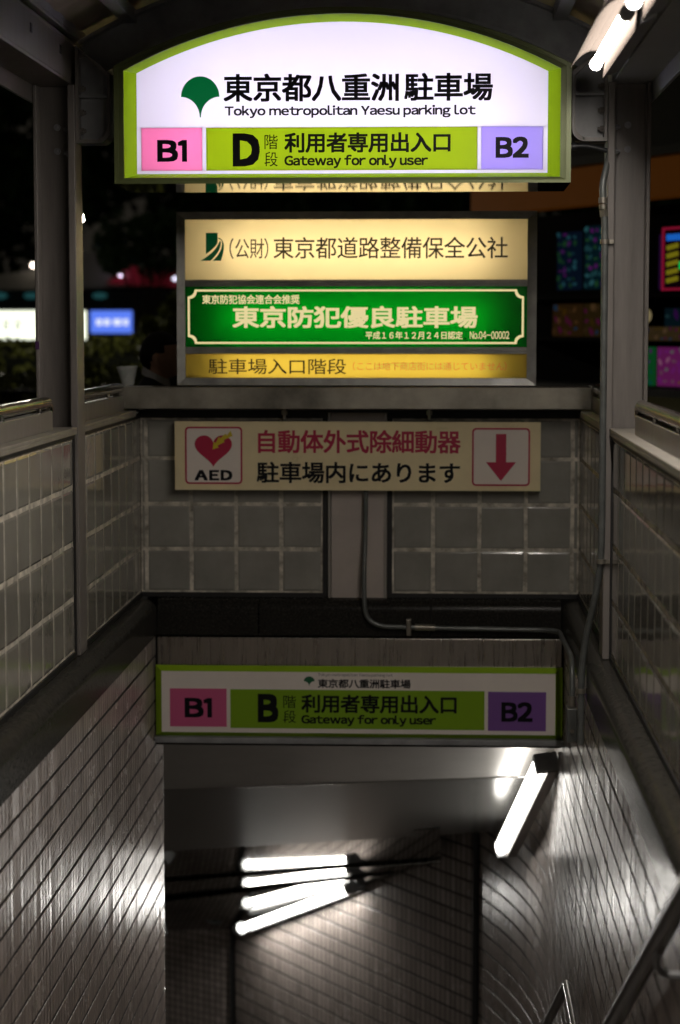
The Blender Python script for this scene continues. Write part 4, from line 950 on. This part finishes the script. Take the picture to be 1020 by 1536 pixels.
obj('shelf', sbox(MB(), -1.85, 5, 1.69, 1.72, -0.44, -0.05), mat('dark shelf2', (0.01, 0.004, 0.008), 0.8, spec=0.1), shp)
def disp(name, s0, s1, z0, z1, o, col, st, label, cat, grp='displays in the shop window', dots=None):
    t = thing(name, label, cat, SP((s0 + s1) / 2, z0, o), grp)
    obj('panel', sbox(MB(), s0, s1, z0, z1, o - 0.02, o), emat(name + ' glow', col, st * 0.35), t)  # panel glows by itself in place of shop lighting
    if dots:
        q = random.Random(int(s0 * 100)); cols, rows, dc, ds = dots; pal = [dc, dc, (dc[2], dc[0] * .5, dc[1] + .15), (dc[0] * .4 + .2, dc[1] * .2, dc[2] * .8 + .1), (dc[0], dc[1], dc[2] * .3)]; pms = [emat(name + ' print', c, ds * f) for c, f in zip(pal, (.32, .18, .24, .26, .2))]  # printed shapes also carry their light as emission
        for i in range(cols):
            for j in range(rows):
                cs = s0 + (s1 - s0) * (i + .5 + q.uniform(-.25, .25)) / cols; cz = z0 + (z1 - z0) * (j + .5 + q.uniform(-.25, .25)) / rows; w = (s1 - s0) / cols * q.uniform(.2, .5); h = (z1 - z0) / rows * q.uniform(.15, .45); ro = q.uniform(-.6, .6)
                pts = []
                for k in range(11):
                    a = 2 * math.pi * k / 11; u = w * math.cos(a) * q.uniform(.7, 1.1); v = h * math.sin(a) * q.uniform(.7, 1.1); pts.append(SP(min(s1, max(s0, cs + u + v * ro)), min(z1, max(z0, cz + v)), o + 0.004 + .001 * (i * rows + j)))
                obj('printed_shape', MB().add(pts, [tuple(range(11))]), pms[q.randrange(5)], t)
    return t
disp('poster', -1.03, -0.72, 1.76, 2.17, -0.2, (0.012, 0.03, 0.07), 0.35, 'dim blue poster with teal dots, left end of the shop window', 'poster', dots=(4, 7, (0.06, 0.25, 0.32), .45))
disp('poster', -0.66, -0.36, 1.76, 2.20, -0.2, (0.01, 0.05, 0.07), 0.35, 'dim teal poster with pale blotches beside the purple banner', 'poster', dots=(4, 7, (0.08, 0.32, 0.36), .5))
disp('banner', -0.31, -0.20, 1.76, 2.15, -0.15, (0.20, 0.02, 0.28), 0.4, 'narrow purple pink banner just left of the pipe', 'banner')
disp('display_box', -1.0, -0.62, 1.43, 1.66, -0.15, (0.10, 0.05, 0.015), 0.35, 'brown goods box on the shelf, left end of the shop window', 'box', dots=(5, 3, (0.30, 0.14, 0.05), .4))
disp('display_box', -0.58, -0.26, 1.43, 1.66, -0.15, (0.09, 0.055, 0.015), 0.35, 'brown goods box with a teal stripe under the purple banner', 'box', dots=(4, 3, (0.28, 0.15, 0.06), .4))
disp('poster', 0.42, 0.545, 1.74, 2.10, -0.1, (0.10, 0.02, 0.16), 0.35, 'violet poster right beside the right post', 'poster', dots=(1, 1, (0.22, 0.01, 0.08), .5))
nn = disp('led_sign', 0.66, 1.2, 1.73, 2.13, 0.03, (0.02, 0.003, 0.01), 0.5, 'colourful lit LED sign with red border at the right edge', 'sign')
mb = MB()
for a, b, c, d in ((0.66, 1.2, 2.115, 2.13), (0.66, 1.2, 1.73, 1.745), (0.66, 0.674, 1.745, 2.115)): sbox(mb, a, b, c, d, 0.03, 0.04)
obj('red_border', mb, emat('red led', (1.0, 0.03, 0.12), 0.17), nn)
obj('blue_bar', sbox(MB(), 0.71, 1.17, 2.045, 2.085, 0.03, 0.04), emat('blue led', (0.02, 0.22, 1.0), 0.45), nn)
mb = MB()
for j in range(5):
    z = 1.985 - j * 0.052
    for i in range(4): sbox(mb, 0.712 + i * .032, 0.737 + i * .032, z + i * .004, z + .030 + i * .004, 0.03, 0.04)
obj('yellow_rows', mb, emat('yellow led', (0.75, 0.65, 0.03), 0.18), nn)
obj('green_dot', sbox(MB(), 0.86, 0.93, 1.86, 1.91, 0.03, 0.045), emat('green led', (0.0, 0.9, 0.15), 0.5), nn)
disp('goods_shelf', 0.42, 1.2, 1.44, 1.62, -0.15, (0.01, 0.035, 0.05), 0.4, 'dim teal goods below the LED sign', 'goods', dots=(8, 2, (0.05, 0.14, 0.16), .4))
disp('gold_strip', 0.42, 1.2, 1.41, 1.50, 0.03, (0.14, 0.09, 0.035), 0.4, 'dull gold strip above the bright posters', 'strip', dots=(14, 2, (0.35, 0.2, 0.1), .4))
m_ = MB(); blob(m_, SP(0.53, 1.57, 0.06), .03, .03, .045, 8); tag(obj('glass_lamp', m_, emat('bulb', (0.5, 0.40, 0.2), .35), smooth=True), 'small pale bulb ornament under the violet poster', 'ornament')
disp('poster', 0.43, 0.60, 1.12, 1.37, 0.05, (0.015, 0.22, 0.05), 0.5, 'green poster under the gold strip', 'poster', dots=(3, 4, (0.02, 0.3, 0.25), .6))
disp('poster', 0.64, 0.95, 1.12, 1.37, 0.05, (0.42, 0.04, 0.30), 0.5, 'pink poster at the right edge under the gold strip', 'poster', dots=(4, 4, (0.6, 0.2, 0.4), .7))
